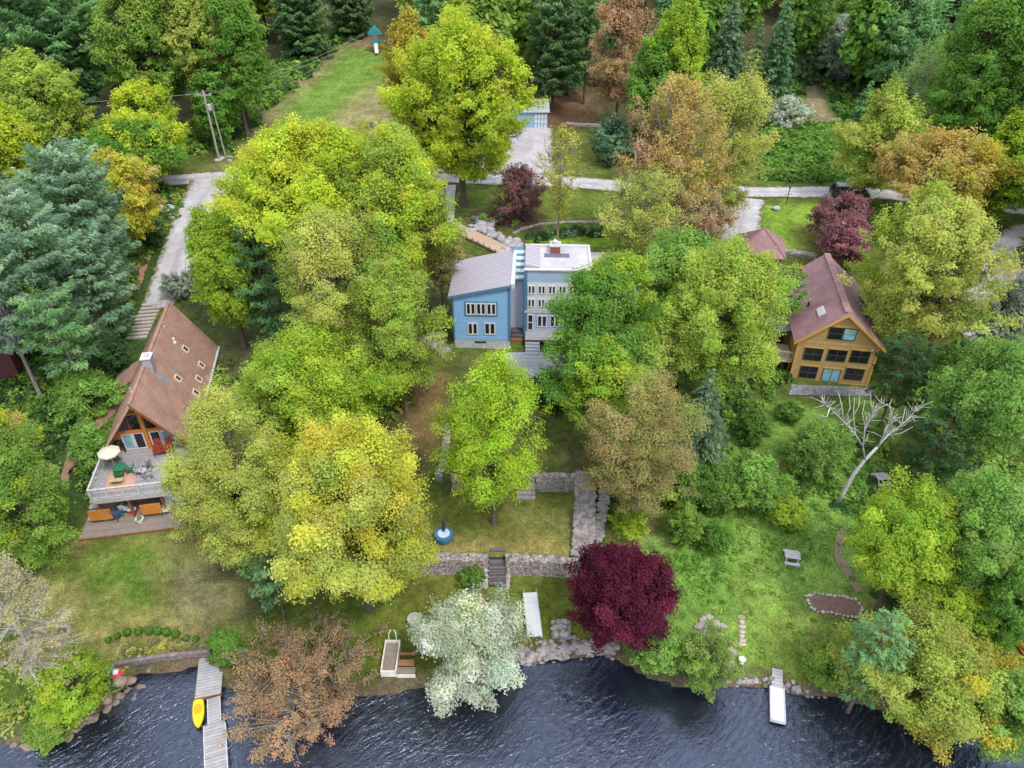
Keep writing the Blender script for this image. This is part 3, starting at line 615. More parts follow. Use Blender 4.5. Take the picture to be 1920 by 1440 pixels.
def gravel_mat():
    m, nt, b = new_mat('gravel_road'); N, L = nt.nodes, nt.links
    tc = N.new('ShaderNodeTexCoord'); cur = None
    rp = N.new('ShaderNodeValToRGB'); rp.color_ramp.elements[0].position = .32; rp.color_ramp.elements[1].position = .66
    rp.color_ramp.elements[0].color = (.33, .305, .315, 1); rp.color_ramp.elements[1].color = (.47, .45, .485, 1)
    no = N.new('ShaderNodeTexNoise'); no.inputs['Scale'].default_value = .6; no.inputs['Detail'].default_value = 8; no.inputs['Roughness'].default_value = .68; L.new(tc.outputs['Object'], no.inputs['Vector']); L.new(no.outputs['Fac'], rp.inputs['Fac'])
    n2 = N.new('ShaderNodeTexNoise'); n2.inputs['Scale'].default_value = 14; n2.inputs['Detail'].default_value = 3; L.new(tc.outputs['Object'], n2.inputs['Vector'])
    mr = N.new('ShaderNodeMapRange'); mr.inputs['From Min'].default_value = .3; mr.inputs['From Max'].default_value = .7; mr.inputs['To Min'].default_value = .82; mr.inputs['To Max'].default_value = 1.15; L.new(n2.outputs['Fac'], mr.inputs['Value'])
    vs = N.new('ShaderNodeVectorMath'); vs.operation = 'SCALE'; L.new(rp.outputs['Color'], vs.inputs[0]); L.new(mr.outputs[0], vs.inputs['Scale'])
    # grass and dust creeping in from the edges, a worn strip between the wheel tracks (attribute: 0 middle, 1 edge)
    at = N.new('ShaderNodeAttribute'); at.attribute_name = 'leaf_colour'; sp = N.new('ShaderNodeSeparateColor'); L.new(at.outputs['Color'], sp.inputs[0])
    n4 = N.new('ShaderNodeTexNoise'); n4.inputs['Scale'].default_value = 1.7; n4.inputs['Detail'].default_value = 6; L.new(tc.outputs['Object'], n4.inputs['Vector'])
    a4 = N.new('ShaderNodeMath'); a4.operation = 'MULTIPLY_ADD'; a4.inputs[1].default_value = .75; L.new(n4.outputs['Fac'], a4.inputs[0]); L.new(sp.outputs[0], a4.inputs[2])
    e4 = N.new('ShaderNodeMapRange'); e4.inputs['From Min'].default_value = 1.12; e4.inputs['From Max'].default_value = 1.36; L.new(a4.outputs[0], e4.inputs['Value'])
    g4 = N.new('ShaderNodeMixRGB'); L.new(e4.outputs[0], g4.inputs['Fac']); L.new(vs.outputs[0], g4.inputs['Color1']); g4.inputs['Color2'].default_value = (.13, .13, .045, 1)
    t4 = N.new('ShaderNodeMapRange'); t4.inputs['From Min'].default_value = .0; t4.inputs['From Max'].default_value = .28; t4.inputs['To Min'].default_value = .80; t4.inputs['To Max'].default_value = 1; L.new(sp.outputs[0], t4.inputs['Value'])
    v4 = N.new('ShaderNodeVectorMath'); v4.operation = 'SCALE'; L.new(g4.outputs[0], v4.inputs[0]); L.new(t4.outputs[0], v4.inputs['Scale'])
    L.new(v4.outputs[0], b.inputs['Base Color']); b.inputs['Roughness'].default_value = .95; b.inputs['Specular IOR Level'].default_value = .1
    return m
M_ROAD = gravel_mat()
strip('road', [(-420, 372), (60, 352), (300, 340), (420, 333), (620, 330), (840, 333), (1000, 338), (1180, 350), (1400, 360), (1600, 361), (1720, 372), (2100, 420), (2400, 470)], [3.4, 3.4, 3.6, 3.8, 3.4, 3.6, 4.2, 3.4, 3.4, 3.4, 3.2, 3.4, 3.4], M_ROAD, edge=.12)
strip('driveway', [(408, 338), (372, 385), (345, 450), (325, 510), (305, 558), (292, 576)], [7.5, 4.6, 4.2, 4.2, 3.6, 3.2], M_ROAD, .08, edge=.1)
patch('parking_area', [(870, 236), (1036, 236), (1040, 328), (800, 326)], M_ROAD, .09)
strip('driveway', [(1396, 372), (1392, 405), (1386, 440), (1380, 478)], [5.2, 4.6, 4.6, 4.8], M_ROAD, .09, edge=.1, seed=3)
strip('driveway', [(2050, 420), (1930, 450), (1890, 520), (1850, 590), (1880, 660)], [5, 6, 7, 7, 5], M_ROAD, .09, edge=.2, seed=5)
strip('road_edge', [(298, 430), (278, 480), (258, 545)], [.5, .8, .6], mat('red_soil', (.28, .14, .09), .95, scale=2), .10, seed=8, edge=.1)
strip('footpath', [(846, 348), (843, 385), (842, 425)], 1.25, M_CONC, .10)
strip('footpath', [(826, 352), (822, 380), (818, 410)], [1.5, 1.4, 1.2], mat('brick_path', (.25, .13, .11), .9, scale=3), .09)
strip('footpath', [(236, 716), (222, 752), (190, 792), (160, 822), (138, 850), (124, 890), (116, 915)], [1.2, 1.2, 1.1, 1., 1., .9, .8], mat('bare_earth', (.29, .18, .115), .95, scale=2, col2=(.18, .11, .07)), .08, edge=.12)
strip('footpath', [(775, 640), (800, 633), (835, 628)], .9, M_ROCK, .09, edge=.1)
strip('footpath', [(1585, 985), (1570, 1030), (1590, 1075), (1610, 1110)], .6, mat('worn_path', (.24, .19, .13), .95), .05, edge=.08)
patch('patio', [(948, 662), (1085, 660), (1100, 715), (945, 706)], M_SLATE, .09)
patch('patio', [(1484, 722), (1632, 728), (1640, 745), (1478, 742)], stone('patio_stone', [(.15, .15, .17), (.24, .24, .27), (.19, .185, .20)], 2.4, .3), .09)
# ------------------------------------------------------------------ building helpers
def window(par, x0, x1, z0, z1, y=0., cols=2, rows=1, frame=M_WHITE, pane=M_GLASS, bw=.07, name='window', side=None, mull=None):
    """a framed window on the plane y (facing -y): frame bars with the panes set back behind them"""
    f = MB(); mu = mull or bw
    f.box(x0, x1, y-.07, y+.02, z1-bw, z1).box(x0, x1, y-.07, y+.02, z0, z0+bw).box(x0, x0+bw, y-.07, y+.02, z0+bw, z1-bw).box(x1-bw, x1, y-.07, y+.02, z0+bw, z1-bw)
    for i in range(1, cols):
        c = x0+(x1-x0)*i/cols; f.box(c-mu/2, c+mu/2, y-.062, y+.015, z0+bw, z1-bw)
    for i in range(1, rows):
        c = z0+(z1-z0)*i/rows; f.box(x0+bw, x1-bw, y-.056, y+.01, c-mu/2, c+mu/2)
    fo = f.build(name, frame, par); MB().box(x0+bw*.6, x1-bw*.6, y-.035, y+.005, z0+bw*.6, z1-bw*.6).build('pane', pane, fo)
    return fo
def pxrect(fr, x0, y0, x1, y1, yp=0.):
    a = fr.onplane(x0, (y0+y1)/2, (0, yp, 0), (0, 1, 0)); b = fr.onplane(x1, (y0+y1)/2, (0, yp, 0), (0, 1, 0))
    c = fr.onplane((x0+x1)/2, y0, (0, yp, 0), (0, 1, 0)); d = fr.onplane((x0+x1)/2, y1, (0, yp, 0), (0, 1, 0))
    return a[0], b[0], d[2], c[2]
def railing(mb, a, b, h, step=1.2, bal=.16, pw=.05):
    a, b = Vector(a), Vector(b); L = (b-a).length; u = (b-a)/L; ang = math.atan2(u.y, u.x)
    M = Matrix.Translation(a) @ Matrix.Rotation(ang, 4, 'Z')
    mb.box(0, L, -.07, .07, h-.05, h, M).box(0, L, -.03, .03, .1, .15, M).box(0, L, -.03, .03, h-.16, h-.1, M)
    n = max(1, round(L/step))
    for i in range(n+1): mb.box(L*i/n-pw, L*i/n+pw, -pw-.02, pw+.02, 0, h-.055, M)
    for i in range(1, int(L/bal)): mb.box(i*bal-.018, i*bal+.018, -.018, .018, .155, h-.165, M)

# ------------------------------------------------------------------ A-frame chalet (left)
CA = Frame((-29.54, 45.55, 4.6), -10)
ch = empty('chalet', 'red-brown A-frame chalet with a steep shingle roof beside the pines', 'house', tuple(CA.o), R(10))
w, h0, h1, LR, LE = 3.3, .9, 5.4, 16.2, 15.2
sl = Vector((w, 0, h0-h1)).normalized(); nr = Vector((h1-h0, 0, w)).normalized()
for sgn, nm in ((1, 'roof'), (-1, 'roof')):
    mb = MB(); pts = [(0, 0, h1), (sgn*w, 0, h0), (sgn*(w+.25), 0, h0-.34), (sgn*(w+.25), LE, h0-.34), (0, LR, h1)]
    pts = [pts[0], pts[2], pts[3], pts[4]]
    mb.prism(pts, (-sgn*nr.x*.18, 0, -nr.z*.18)); mb.build(nm, M_SHING, ch)
MB().prism([(-.14, -.02, h1-.02), (.14, -.02, h1-.02), (0, -.02, h1+.07)], (0, LR, 0)).build('ridge_cap', M_SHING, ch)
for sgn in (1, -1):
    mb = MB(); mb.prism([(0, -.05, h1-.02), (sgn*(w+.27), -.05, h0-.37), (sgn*(w+.27), -.05, h0-.65), (0, -.05, h1-.38)], (0, .045, 0)); mb.build('bargeboard', M_WOODB if sgn > 0 else mat('tan_trim', (.42, .30, .22), .7), ch)
# eave gutter and side walls
MB().box(w+.2, w+.42, -.0, LE, h0-.5, h0-.36).build('gutter', mat('pale_gutter', (.40, .45, .50), .45, var=.1), ch)
MB().box(w-.25, w-.1, 1.2, LE-.3, -3.2, h0-.2).box(-w+.1, -w+.25, 1.2, LE-.3, -3.2, h0-.2).build('side_wall', M_WOODB, ch)
MB().box(-w+.25, w-.25, 1.35, LE-.3, -3.2, 0).build('floor_slab', M_CONC, ch)
yg_ = 1.2
MB().prism([(-w+.2, yg_, -.2), (w-.2, yg_, -.2), (w-.2, yg_, h0-.1), (0, yg_, h1-.32), (-w+.2, yg_, h0-.1)], (0, .15, 0)).build('gable_wall', M_WOODO, ch)
MB().prism([(-w+.2, LE-.45, -.2), (w-.2, LE-.45, -.2), (w-.2, LE-.45, h0-.1), (0, LE-.45, h1-.32), (-w+.2, LE-.45, h0-.1)], (0, .15, 0)).build('gable_wall', M_WOODO, ch)
MB().box(-.16, .16, yg_-.16, yg_-.005, -.02, h1-.6).build('centre_post', M_WOODO, ch)
for q in ((-2.05, -.17, 1.72, 1.95), (.17, 2.05, 1.72, 1.95), (-1.1, -.17, 3.55, 3.72), (.17, 1.1, 3.55, 3.72)): MB().box(q[0], q[1], yg_-.12, yg_-.004, q[2], q[3]).build('tie_beam', M_WOODO, ch)
for s in (-1, 1):   # loft glazing either side of the post
    g = MB(); g.prism([(s*.2, yg_-.03, 2.02), (s*1.95, yg_-.03, 2.02), (s*1.02, yg_-.03, 3.5), (s*.2, yg_-.03, 3.5)], (0, .028, 0)); go = g.build('loft_window', M_GLASS, ch)
    f = MB(); f.box(s*1.0-.05, s*1.0+.05, yg_-.06, yg_-.032, 2.02, 3.5); f.build('mullion', M_WOODB, go)
    g = MB(); g.prism([(s*.2, yg_-.03, 3.76), (s*.92, yg_-.03, 3.76), (s*.2, yg_-.03, 4.7)], (0, .028, 0)); g.build('loft_window', M_GLASS, ch)
for x0, x1, c in ((-1.92, -1.08, 1), (-1.04, -.2, 0), (.22, 1.06, 0)):
    window(ch, x0, x1, .03, 1.68, yg_, 1, 1, M_WHITE, M_GLASSC if c else M_GLASS, .1, 'sliding_door')
f = MB().prism([(1.1, yg_-.05, .03), (2.3, yg_-.05, .03), (2.3, yg_-.05, 1.05), (1.9, yg_-.05, 1.66), (1.1, yg_-.05, 1.66)], (0, .045, 0)).build('side_window', M_WHITE, ch)
MB().prism([(1.2, yg_-.06, .15), (2.2, yg_-.06, .15), (2.2, yg_-.06, 1.0), (1.85, yg_-.06, 1.54), (1.2, yg_-.06, 1.54)], (0, .03, 0)).build('pane', M_GLASSC, f)
# things on the right roof slope
def onroof(px, py): return CA.onplane(px, py, (0, 0, h1), (h1-h0, 0, w))
for i, (px, py) in enumerate([(347, 655), (377, 685), (333, 710), (372, 711), (367, 737)]):
    x, y, z = onroof(px, py); M = Matrix.Translation((x, y, z)) @ Matrix.Rotation(math.atan2(h1-h0, w), 4, 'Y')
    f = MB().box(-.34, .34, -.32, -.24, .0, .12, M).box(-.34, .34, .24, .32, .0, .12, M).box(-.34, -.26, -.24, .24, .0, .12, M).box(.26, .34, -.24, .24, .0, .12, M).build('skylight', mat('cream_frame', (.68, .60, .48), .5), ch)
    MB().box(-.26, .26, -.24, .24, .0, .06, M).build('pane', glass('skylight_glass', (.12, .08, .06), .2) if i else M_GLASS, f)
for px, py, r in ((327, 642, .1), (307, 612, .06), (247, 735, .05)):
    x, y, z = onroof(px, py); MB().lathe([(r*1.9, -.1), (r*1.9, .05), (r, .08), (r, .42), (r*1.2, .45)], 12, (x, y, z)).build('vent_pipe', M_WHITE if r > .08 else M_CONC, ch)
x, y, z = onroof(283, 690); M = Matrix.Translation((.35, y, 0))
chm = MB().box(-.34, .34, -.42, .42, 3.9, 6.0, M).build('chimney', mat('grey_flue_stucco', (.34, .33, .36), .9, scale=4), ch)
MB().box(-.42, .42, -.52, .52, 6.0, 6.1, M).build('cap', M_WHITE, chm)
MB().box(-.2, .2, -.26, .26, 6.1, 6.2, M).build('flue', M_CONC, chm)
fl_ = MB(); Mr = Matrix.Translation((.8, y-.1, h1-.8*(h1-h0)/w)) @ Matrix.Rotation(math.atan2(h1-h0, w), 4, 'Y'); fl_.box(0, 1.1, -.55, .35, .012, .035, Mr); fl_.build('flashing', mat('lead', (.25, .24, .27), .6), ch)
# low annex on the left slope
an = MB().prism([(-5.0, 9.2, .4), (-2.0, 9.2, 2.0), (-2.0, 9.2, 1.85), (-5.0, 9.2, .25)], (0, 3.3, 0)).build('annex_roof', M_SHING, ch)
MB().box(-4.8, -2.9, 9.3, 12.4, -1.6, .26).build('annex_wall', M_WOODB, ch)
MB().box(-5.6, -4.9, 8.0, 9.6, -1.2, -.2).build('porch_step', M_CONC, ch)

# deck in front: raised timber platform with rails, skirts and side stairs
dk = empty('deck', 'raised grey timber deck on the front of the A-frame chalet', 'deck', tuple(CA.o), R(10))
MB().box(-3.1, 3.85, -4.35, 1.18, -.16, -.02).build('floor', M_DECK, dk)
MB().box(-3.1, 3.88, -4.5, -4.36, -.42, .0).box(-3.24, -3.105, -4.5, 1.1, -.42, .0).build('rim_joist', mat('grey_weathered', (.42, .40, .40), .8, scale=4), dk)
r_ = MB(); railing(r_, (-3.1, -4.42, 0), (3.8, -4.42, 0), 1.0, 1.2, .17); r_.build('front_railing', mat('silver_wood', (.52, .50, .52), .75, scale=4), dk)
r_ = MB(); railing(r_, (-3.17, -4.4, 0), (-3.17, .6, 0), 1.0, 1.2, .17); r_.build('side_railing', mat('silver_wood', (.52, .50, .52)), dk)
for x in (-2.95, -.8, 1.6, 3.6): MB().box(x-.09, x+.09, -4.2, -4.02, -2.5, -.17).build('post', M_WOODB, dk)
for x0, x1 in ((-3.75, -2.15), (.0, 1.5)): MB().box(x0, x1, -4.62, -4.52, -2.0, -1.0).build('skirt_panel', M_WOODO, dk)
MB().box(-3.0, 3.7, -2.2, -2.05, -2.5, -.17).build('back_skirt', M_WOODB, dk)
st = MB()
for i in range(9): st.box(-4.15, -3.3, -4.3+i*.42, -3.9+i*.42, -2.2+i*.22, -2.12+i*.22)
st.build('side_stairs', mat('grey_weathered', (.42, .40, .40)), dk)
ld = empty('deck', 'low plank deck on the lawn below the raised chalet deck', 'deck', CA.wor(0, 0, -2.45), R(10))
MB().box(-4.4, 3.4, -5.95, -2.25, -.12, 0).build('floor', stripes('brown_decking', (.26, .22, .19), (.11, .09, .08), .16, 1, .12, grain=.2), ld)
MB().box(-4.45, 3.45, -6.05, -5.955, -.25, .01).build('rim_board', M_WOODB, ld)
def onfloor(px, py, z=0.): return CA.wor(*[v for v in CA.onz(px, py, z)[:2]], z)
# furniture on the decks
def patio_chair(label, loc, rot, m, group=None, sc=1.):
    o = empty('patio_chair', label, 'chair', loc, rot, group)
    MB().box(-.28*sc, .28*sc, -.28*sc, .28*sc, .38*sc, .44*sc, bev=.015).build('seat', m, o)
    mb = MB(); Mx = Matrix.Translation((0, .27*sc, .42*sc)) @ Matrix.Rotation(R(-14), 4, 'X')
    for i in range(5): mb.box((-.27+i*.11)*sc, (-.18+i*.11)*sc, -.02, .02, 0, (.58+.06*(2-abs(i-2)))*sc, Mx)
    mb.build('backrest', m, o)
    for sx in (-1, 1):
        for sy in (-1, 1): MB().box(sx*.25*sc-.025, sx*.25*sc+.025, sy*.25*sc-.025, sy*.25*sc+.025, 0, (.6 if sy < 0 else .38)*sc).build('leg', m, o)
        MB().box(sx*.27*sc-.05, sx*.27*sc+.05, -.3*sc, .28*sc, .6*sc, .64*sc).build('armrest', m, o)
    return o
M_GREEN = mat('green_plastic', (.03, .20, .10), .5); M_RED = mat('red_chair_paint', (.26, .04, .025), .5, var=.15); M_BLUEC = mat('blue_canvas', (.05, .10, .22), .8)
u = empty('patio_umbrella', 'cream patio umbrella open over the green table', 'umbrella', onfloor(219, 884), R(10))
mb = MB(); n = 8; apex = (0, 0, 2.45); rim = [(.85*math.cos(2*math.pi*i/n), .85*math.sin(2*math.pi*i/n), 2.05) for i in range(n)]
for i in range(n):
    a, b = rim[i], rim[(i+1) % n]; mb.poly([apex, a, b]); mb.poly([a, (a[0], a[1], 1.93), (b[0], b[1], 1.93), b])
mb.build('canopy', mat('cream_canvas', (.56, .53, .41), .8, var=.1), u); MB().tube([(0, 0, .05), (0, 0, 2.5)], .025).build('pole', M_WHITE, u); MB().lathe([(.25, 0), (.25, .06), (.08, .1)], 16).build('base', M_DARK, u)
t = empty('patio_table', 'round green table next to the cream umbrella on deck', 'table', onfloor(229, 888), 0)
MB().lathe([(.5, .68), (.52, .70), (.52, .73), (.5, .74)], 24).build('tabletop', M_GREEN, t)
for a in range(4): MB().box(-.03, .03, -.03, .03, 0, .68, Matrix.Translation((.33*math.cos(a*1.57+.7), .33*math.sin(a*1.57+.7), 0))).build('leg', M_GREEN, t)
patio_chair('green chair on the lake side of the round table', onfloor(226, 897), R(190), M_GREEN, 'green chairs round the deck table', .9)
patio_chair('green chair on the inner side of the round table', onfloor(247, 886), R(-80), M_GREEN, 'green chairs round the deck table', .9)
rugc = CA.onz(226, 905, 0)
q = [CA.onz(a, b, 0) for a, b in ((207, 884), (257, 874), (252, 918), (194, 924))]
ro = MB().prism([(p[0], p[1], .0) for p in q], (0, 0, .02)); rug = ro.build('rug', mat('peach_rug', (.58, .36, .25), .95, col2=(.45, .24, .19), scale=1.2)); rug.location = CA.o; rug.rotation_euler = (0, 0, R(10)); tag(rug, 'peach coloured rug lying on the deck under the green table', 'rug')
b = empty('bench', 'low tan bench on the peach rug', 'bench', onfloor(221, 907), R(10))
MB().box(-.5, .5, -.2, .2, .36, .44, bev=.01).build('seat', mat('tan_wood', (.48, .38, .24), .7), b)
for sx in (-1, 1): MB().box(sx*.4-.04, sx*.4+.04, -.16, .16, 0, .36).build('leg', mat('tan_wood', (.48, .38, .24)), b)
patio_chair('tall rust-red chair nearest the sliding door', onfloor(300, 852), R(15), M_RED, 'red deck chairs', 1.2)
patio_chair('tall rust-red chair at the deck corner beside the yellow leaves', onfloor(318, 850), R(-5), M_RED, 'red deck chairs', 1.2)
for (px, py, r), lb in zip(((262, 888, 20), (280, 897, 140), (276, 878, 250)), ('grey metal chair nearest the rug', 'grey metal chair nearest the front railing', 'grey metal chair nearest the glass doors')):
    patio_chair(lb, onfloor(px, py), R(r), mat('grey_metal', (.30, .30, .33), .5), 'grey chairs on the deck', .95)
b = empty('side_table', 'small grey side table among the grey chairs', 'table', onfloor(270, 889), 0)
MB().lathe([(.3, .42), (.31, .46)], 18).build('tabletop', M_CONC, b); MB().lathe([(.2, 0), (.05, .06), (.05, .42)], 12).build('pedestal', M_CONC, b)
for (px, py), lb in zip(((288, 884), (278, 899)), ('white flower pot beside the inner grey chair', 'white flower pot behind the front railing')):
    o = empty('flower_pot', lb, 'flower pot', onfloor(px, py), 0, 'white pots on the deck'); MB().lathe([(.13, 0), (.18, .3), (.2, .3), (.2, .34)], 16).build('pot', M_WHITE, o); MB().rock((0, 0, .42), .17, random, (1, 1, .8)).build('plant', mat('pot_leaves', (.10, .2, .05), .8, scale=20), o)
g = empty('barbecue_grill', 'black barbecue grill against the left wall of the deck', 'grill', onfloor(228, 846), R(10))
MB().box(-.4, .4, -.25, .25, .55, .85, bev=.03).build('firebox', M_DARK, g); MB().lathe([(.3, 0), (.27, .18), (.15, .28)], 14, (0, 0, .85)).build('lid', M_DARK, g)
for sx in (-1, 1): MB().box(sx*.35-.03, sx*.35+.03, -.22, .22, 0, .55).build('leg', M_DARK, g)
# lower deck
zl = -2.45
def lowfloor(px, py): return CA.wor(*CA.onz(px, py, zl)[:2], zl)
patio_chair('navy blue deck chair between the orange skirt panels', lowfloor(222, 972), R(160), M_BLUEC, 'chairs on the low deck', 1.2)
patio_chair('white deck chair left of the red cooler', lowfloor(238, 960), R(185), M_WHITE, 'chairs on the low deck', 1.1)
for (px, py), lb in zip(((316, 957), (338, 954)), ('left of two pale lounge chairs with blue frames', 'right one of two pale lounge chairs with blue frames')):
    o = empty('lounge_chair', lb, 'lounge chair', lowfloor(px, py), R(10), 'lounge chairs on the low deck')
    MB().box(-.36, .36, -.5, .4, .32, .42, bev=.03).build('cushion', mat('pale_cushion', (.62, .68, .74), .9), o)
    MB().box(-.36, .36, -.06, .06, 0, .75, Matrix.Translation((0, .45, .38)) @ Matrix.Rotation(R(-25), 4, 'X'), bev=.02).build('back_cushion', mat('pale_cushion', (.62, .68, .74)), o)
    MB().box(-.42, .42, -.52, .5, .24, .31).box(-.42, -.36, -.5, .5, 0, .6).box(.36, .42, -.5, .5, 0, .6).build('frame', M_BLUEC, o)
o = empty('cooler', 'red cooler box standing on the low deck', 'cooler', lowfloor(250, 961), R(10)); MB().box(-.3, .3, -.2, .2, 0, .36, bev=.03).build('body', mat('red_plastic', (.5, .03, .03), .5), o); MB().box(-.31, .31, -.21, .21, .365, .45, bev=.03).build('lid', M_WHITE, o)
o = empty('flower_pot', 'large white pot near the front edge of the low deck', 'flower pot', lowfloor(264, 979)); MB().lathe([(.2, 0), (.3, .35), (.33, .4)], 18).build('pot', M_WHITE, o); MB().rock((0, 0, .4), .22, random, (1, 1, .7)).build('plant', mat('pot_leaves', (.10, .2, .05)), o)
o = empty('flower_pot', 'tan round pot at the left corner of low deck', 'flower pot', lowfloor(200, 972)); MB().lathe([(.24, 0), (.36, .3), (.34, .5)], 18).build('pot', mat('terracotta', (.50, .34, .22), .85), o); MB().rock((0, 0, .5), .25, random, (1, 1, .7)).build('plant', mat('pot_leaves', (.10, .2, .05)), o)
o = empty('grill_cart', 'pale grey cart standing beside the right wall of the chalet', 'cart', G(396, 790), R(15)); MB().box(-.5, .5, -.3, .3, .5, .85, bev=.04).build('box', mat('pale_metal', (.6, .6, .62), .5), o)
for sx in (-1, 1): MB().box(sx*.42-.04, sx*.42+.04, -.25, .25, 0, .5).build('leg', M_DARK, o)

# ------------------------------------------------------------------ timber stairs beside the chalet
ts = empty('garden_stairs', 'pale timber steps coming down from the driveway to the chalet', 'stairs', G(268, 600), R(10))
base = Vector(ts.location)
Minv = Matrix.Rotation(R(-10), 4, 'Z') @ Matrix.Translation(-base)
for i in range(10):
    t = i/9; px = 286+(256-286)*t; py = 572+(634-572)*t
    x, y, z = G(px, py); c = Minv @ Vector((x, y, z))
    MB().box(c.x-1.0, c.x+1.0, c.y-.17, c.y+.2, c.z-.1, c.z+.14).build('step', mat('pale_timber', (.44, .39, .36), .8, scale=4), ts)

# ------------------------------------------------------------------ blue house (middle)
BA = Frame((-5.6, 61.1, 5.0), 2)
bh = empty('blue_house', 'light blue modern house with a sloped metal roof and flat-roofed wing', 'house', tuple(BA.o), R(-2))
MB().prism([(0, 0, .93), (5.4, 0, .93), (5.4, 0, 6.9), (0, 0, 5.7)], (0, 6.9, 0)).build('wall', M_LBLUE, bh)
MB().box(.03, 5.37, .03, 6.87, -1.2, .93).build('foundation', mat('pale_block', (.50, .50, .52), .85, scale=3), bh)
tz = lambda x: 5.7+x*1.2/5.4
MB().prism([(-.35, -.2, tz(-.35)+.01), (5.5, -.2, tz(5.5)+.01), (5.5, -.2, tz(5.5)+.2), (-.35, -.2, tz(-.35)+.2)], (0, 7.3, 0)).build('metal_roof', M_METALROOF, bh)
MB().prism([(-.37, -.26, tz(-.35)-.1), (5.55, -.26, tz(5.5)-.1), (5.55, -.26, tz(5.5)+.18), (-.37, -.26, tz(-.35)+.18)], (0, .05, 0)).build('fascia', M_TRIMB, bh)
MB().box(5.5, 5.85, -.2, 7.1, 6.75, 7.2).build('parapet', mat('pale_parapet', (.50, .56, .64), .6), bh)
MB().box(5.2, 5.42, -.03, -.004, .93, 6.8).box(-.02, .12, -.03, -.004, .93, 5.65).build('corner_board', M_TRIMB, bh)
x0, x1, z0, z1 = pxrect(BA, 871, 565, 933, 592)
MB().box(x0, x1, -.06, -.003, z0, z1).build('window_surround', M_TRIMB, bh)
wd = (x1-x0-.2)/3
for i in range(3): window(bh, x0+.1+wd*i+.03, x0+.1+wd*(i+1)-.03, z0+.14, z1-.14, -.06, 2, 1, bw=.11, mull=.16)
for px0, px1 in ((877, 896), (908, 929)):
    a = pxrect(BA, px0, 605, px1, 627); window(bh, *a, 0., 2, 1, bw=.11, mull=.16)
for a in ((.3, 5.1, 2.95), (.3, 5.1, 1.25)): MB().box(a[0], a[1], -.015, -.002, a[2], a[2]+.06).build('belt_board', mat('pale_trim', (.36, .52, .70), .6), bh)
MB().box(2.0, 3.1, -.02, 0.025, .62, .78).build('vent', M_DARK, bh)
# recess with stepped skylights
MB().box(5.41, 6.79, 3.0, 7.0, -.6, 5.9).build('link_wall', mat('link_panel', (.52, .50, .56), .7, var=.1), bh)
MB().prism([(5.42, 2.8, 5.92), (6.78, 2.8, 5.92), (6.78, 7.2, 7.3), (5.42, 7.2, 7.3)], (0, 0, .12)).build('link_roof', M_TRIMB, bh)
for i in range(5):
    y = 2.95+i*.82; z = 5.92+(y-2.8)*1.38/4.4+.13
    MB().prism([(5.55, y, z), (6.65, y, z), (6.65, y+.42, z+.13), (5.55, y+.42, z+.13)], (0, 0, .05)).build('skylight', glass('pale_skylight', (.55, .66, .62), .12), bh)
MB().box(6.62, 6.79, 2.0, 2.98, -.5, 6.3).build('link_trim', M_TRIMB, bh)
for i in range(3): MB().box(5.45, 6.6, 1.3+i*.45, 2.98, -.5, .15+i*.22).build('brick_step', M_BRICK if i == 0 else mat('dark_slate_step', (.10, .085, .10), .8), bh)
# right wing
MB().box(6.8, 12.9, 2.0, 7.1, -.8, 7.45).build('wing_wall', M_LBLUE2, bh)
MB().box(6.72, 6.98, 1.94, 1.995, -.2, 7.4).build('corner_board', M_TRIMB, bh)
MB().box(6.7, 13.0, 1.9, 7.2, 7.46, 7.52).build('flat_roof', mat('white_membrane', (.50, .49, .525), .6, col2=(.36, .345, .40), scale=.7), bh)
MB().box(6.66, 13.04, 1.86, 2.08, 7.525, 7.66).box(6.66, 13.04, 7.02, 7.24, 7.525, 7.72).box(12.85, 13.04, 2.09, 7.01, 7.525, 7.66).build('parapet', M_WHITE, bh)
MB().prism([(6.75, 2.4, 7.53), (8.1, 2.4, 7.53), (8.1, 2.4, 7.62), (6.75, 2.4, 7.9)], (0, 4.55, 0)).build('roof_ramp', M_METALROOF, bh)
ck = MB().box(9.15, 10.1, 5.6, 6.7, 7.53, 8.2).build('chimney', M_BRICK, bh)
MB().box(9.08, 10.17, 5.53, 6.77, 8.2, 8.3).build('cap', M_CONC, ck); MB().lathe([(.16, 0), (.16, .3), (.24, .3), (.05, .45)], 12, (9.6, 6.15, 8.3)).build('flue', M_WHITE, ck)
MB().box(8.55, 11.0, 4.7, 5.58, 7.525, 7.535).build('roof_shadow', mat('roof_shadow_tone', (.15, .13, .19), .6, scale=1.5), bh)  # thin dark sheet that paints in the shade beside the chimney
MB().box(6.99, 12.0, 1.955, 1.998, 3.25, 6.2).build('window_surround', M_WHITE, bh)
for k in range(5):
    for z0, z1 in ((5.05, 5.95), (3.6, 4.5)): window(bh, 7.05+k*.98, 7.73+k*.98, z0, z1, 1.955, 2, 1, bw=.09, mull=.16)
MB().box(6.75, 12.95, 1.93, 1.997, 2.95, 3.2).build('belt_board', mat('lilac_trim', (.55, .53, .60), .6), bh)
window(bh, 7.05, 7.62, .93, 2.75, 2., 1, 2, bw=.09, name='door')
for k in range(3): window(bh, 8.0+k*1.25, 8.95+k*1.25, 1.35, 2.65, 2., 2, 1, bw=.09, mull=.14)
MB().box(6.85, 12.5, .3, 1.99, .72, .88).build('porch_floor', M_DECK, bh)
for i in range(4): MB().box(6.9, 8.3, -.9+i*.3, .29, -.6, .05+i*.2).build('porch_step', mat('porch_grey', (.36, .37, .42), .8), bh)
MB().box(13.0, 17.0, 3.6, 8.4, -.5, 6.1).build('garage_wall', M_LBLUE2, bh)
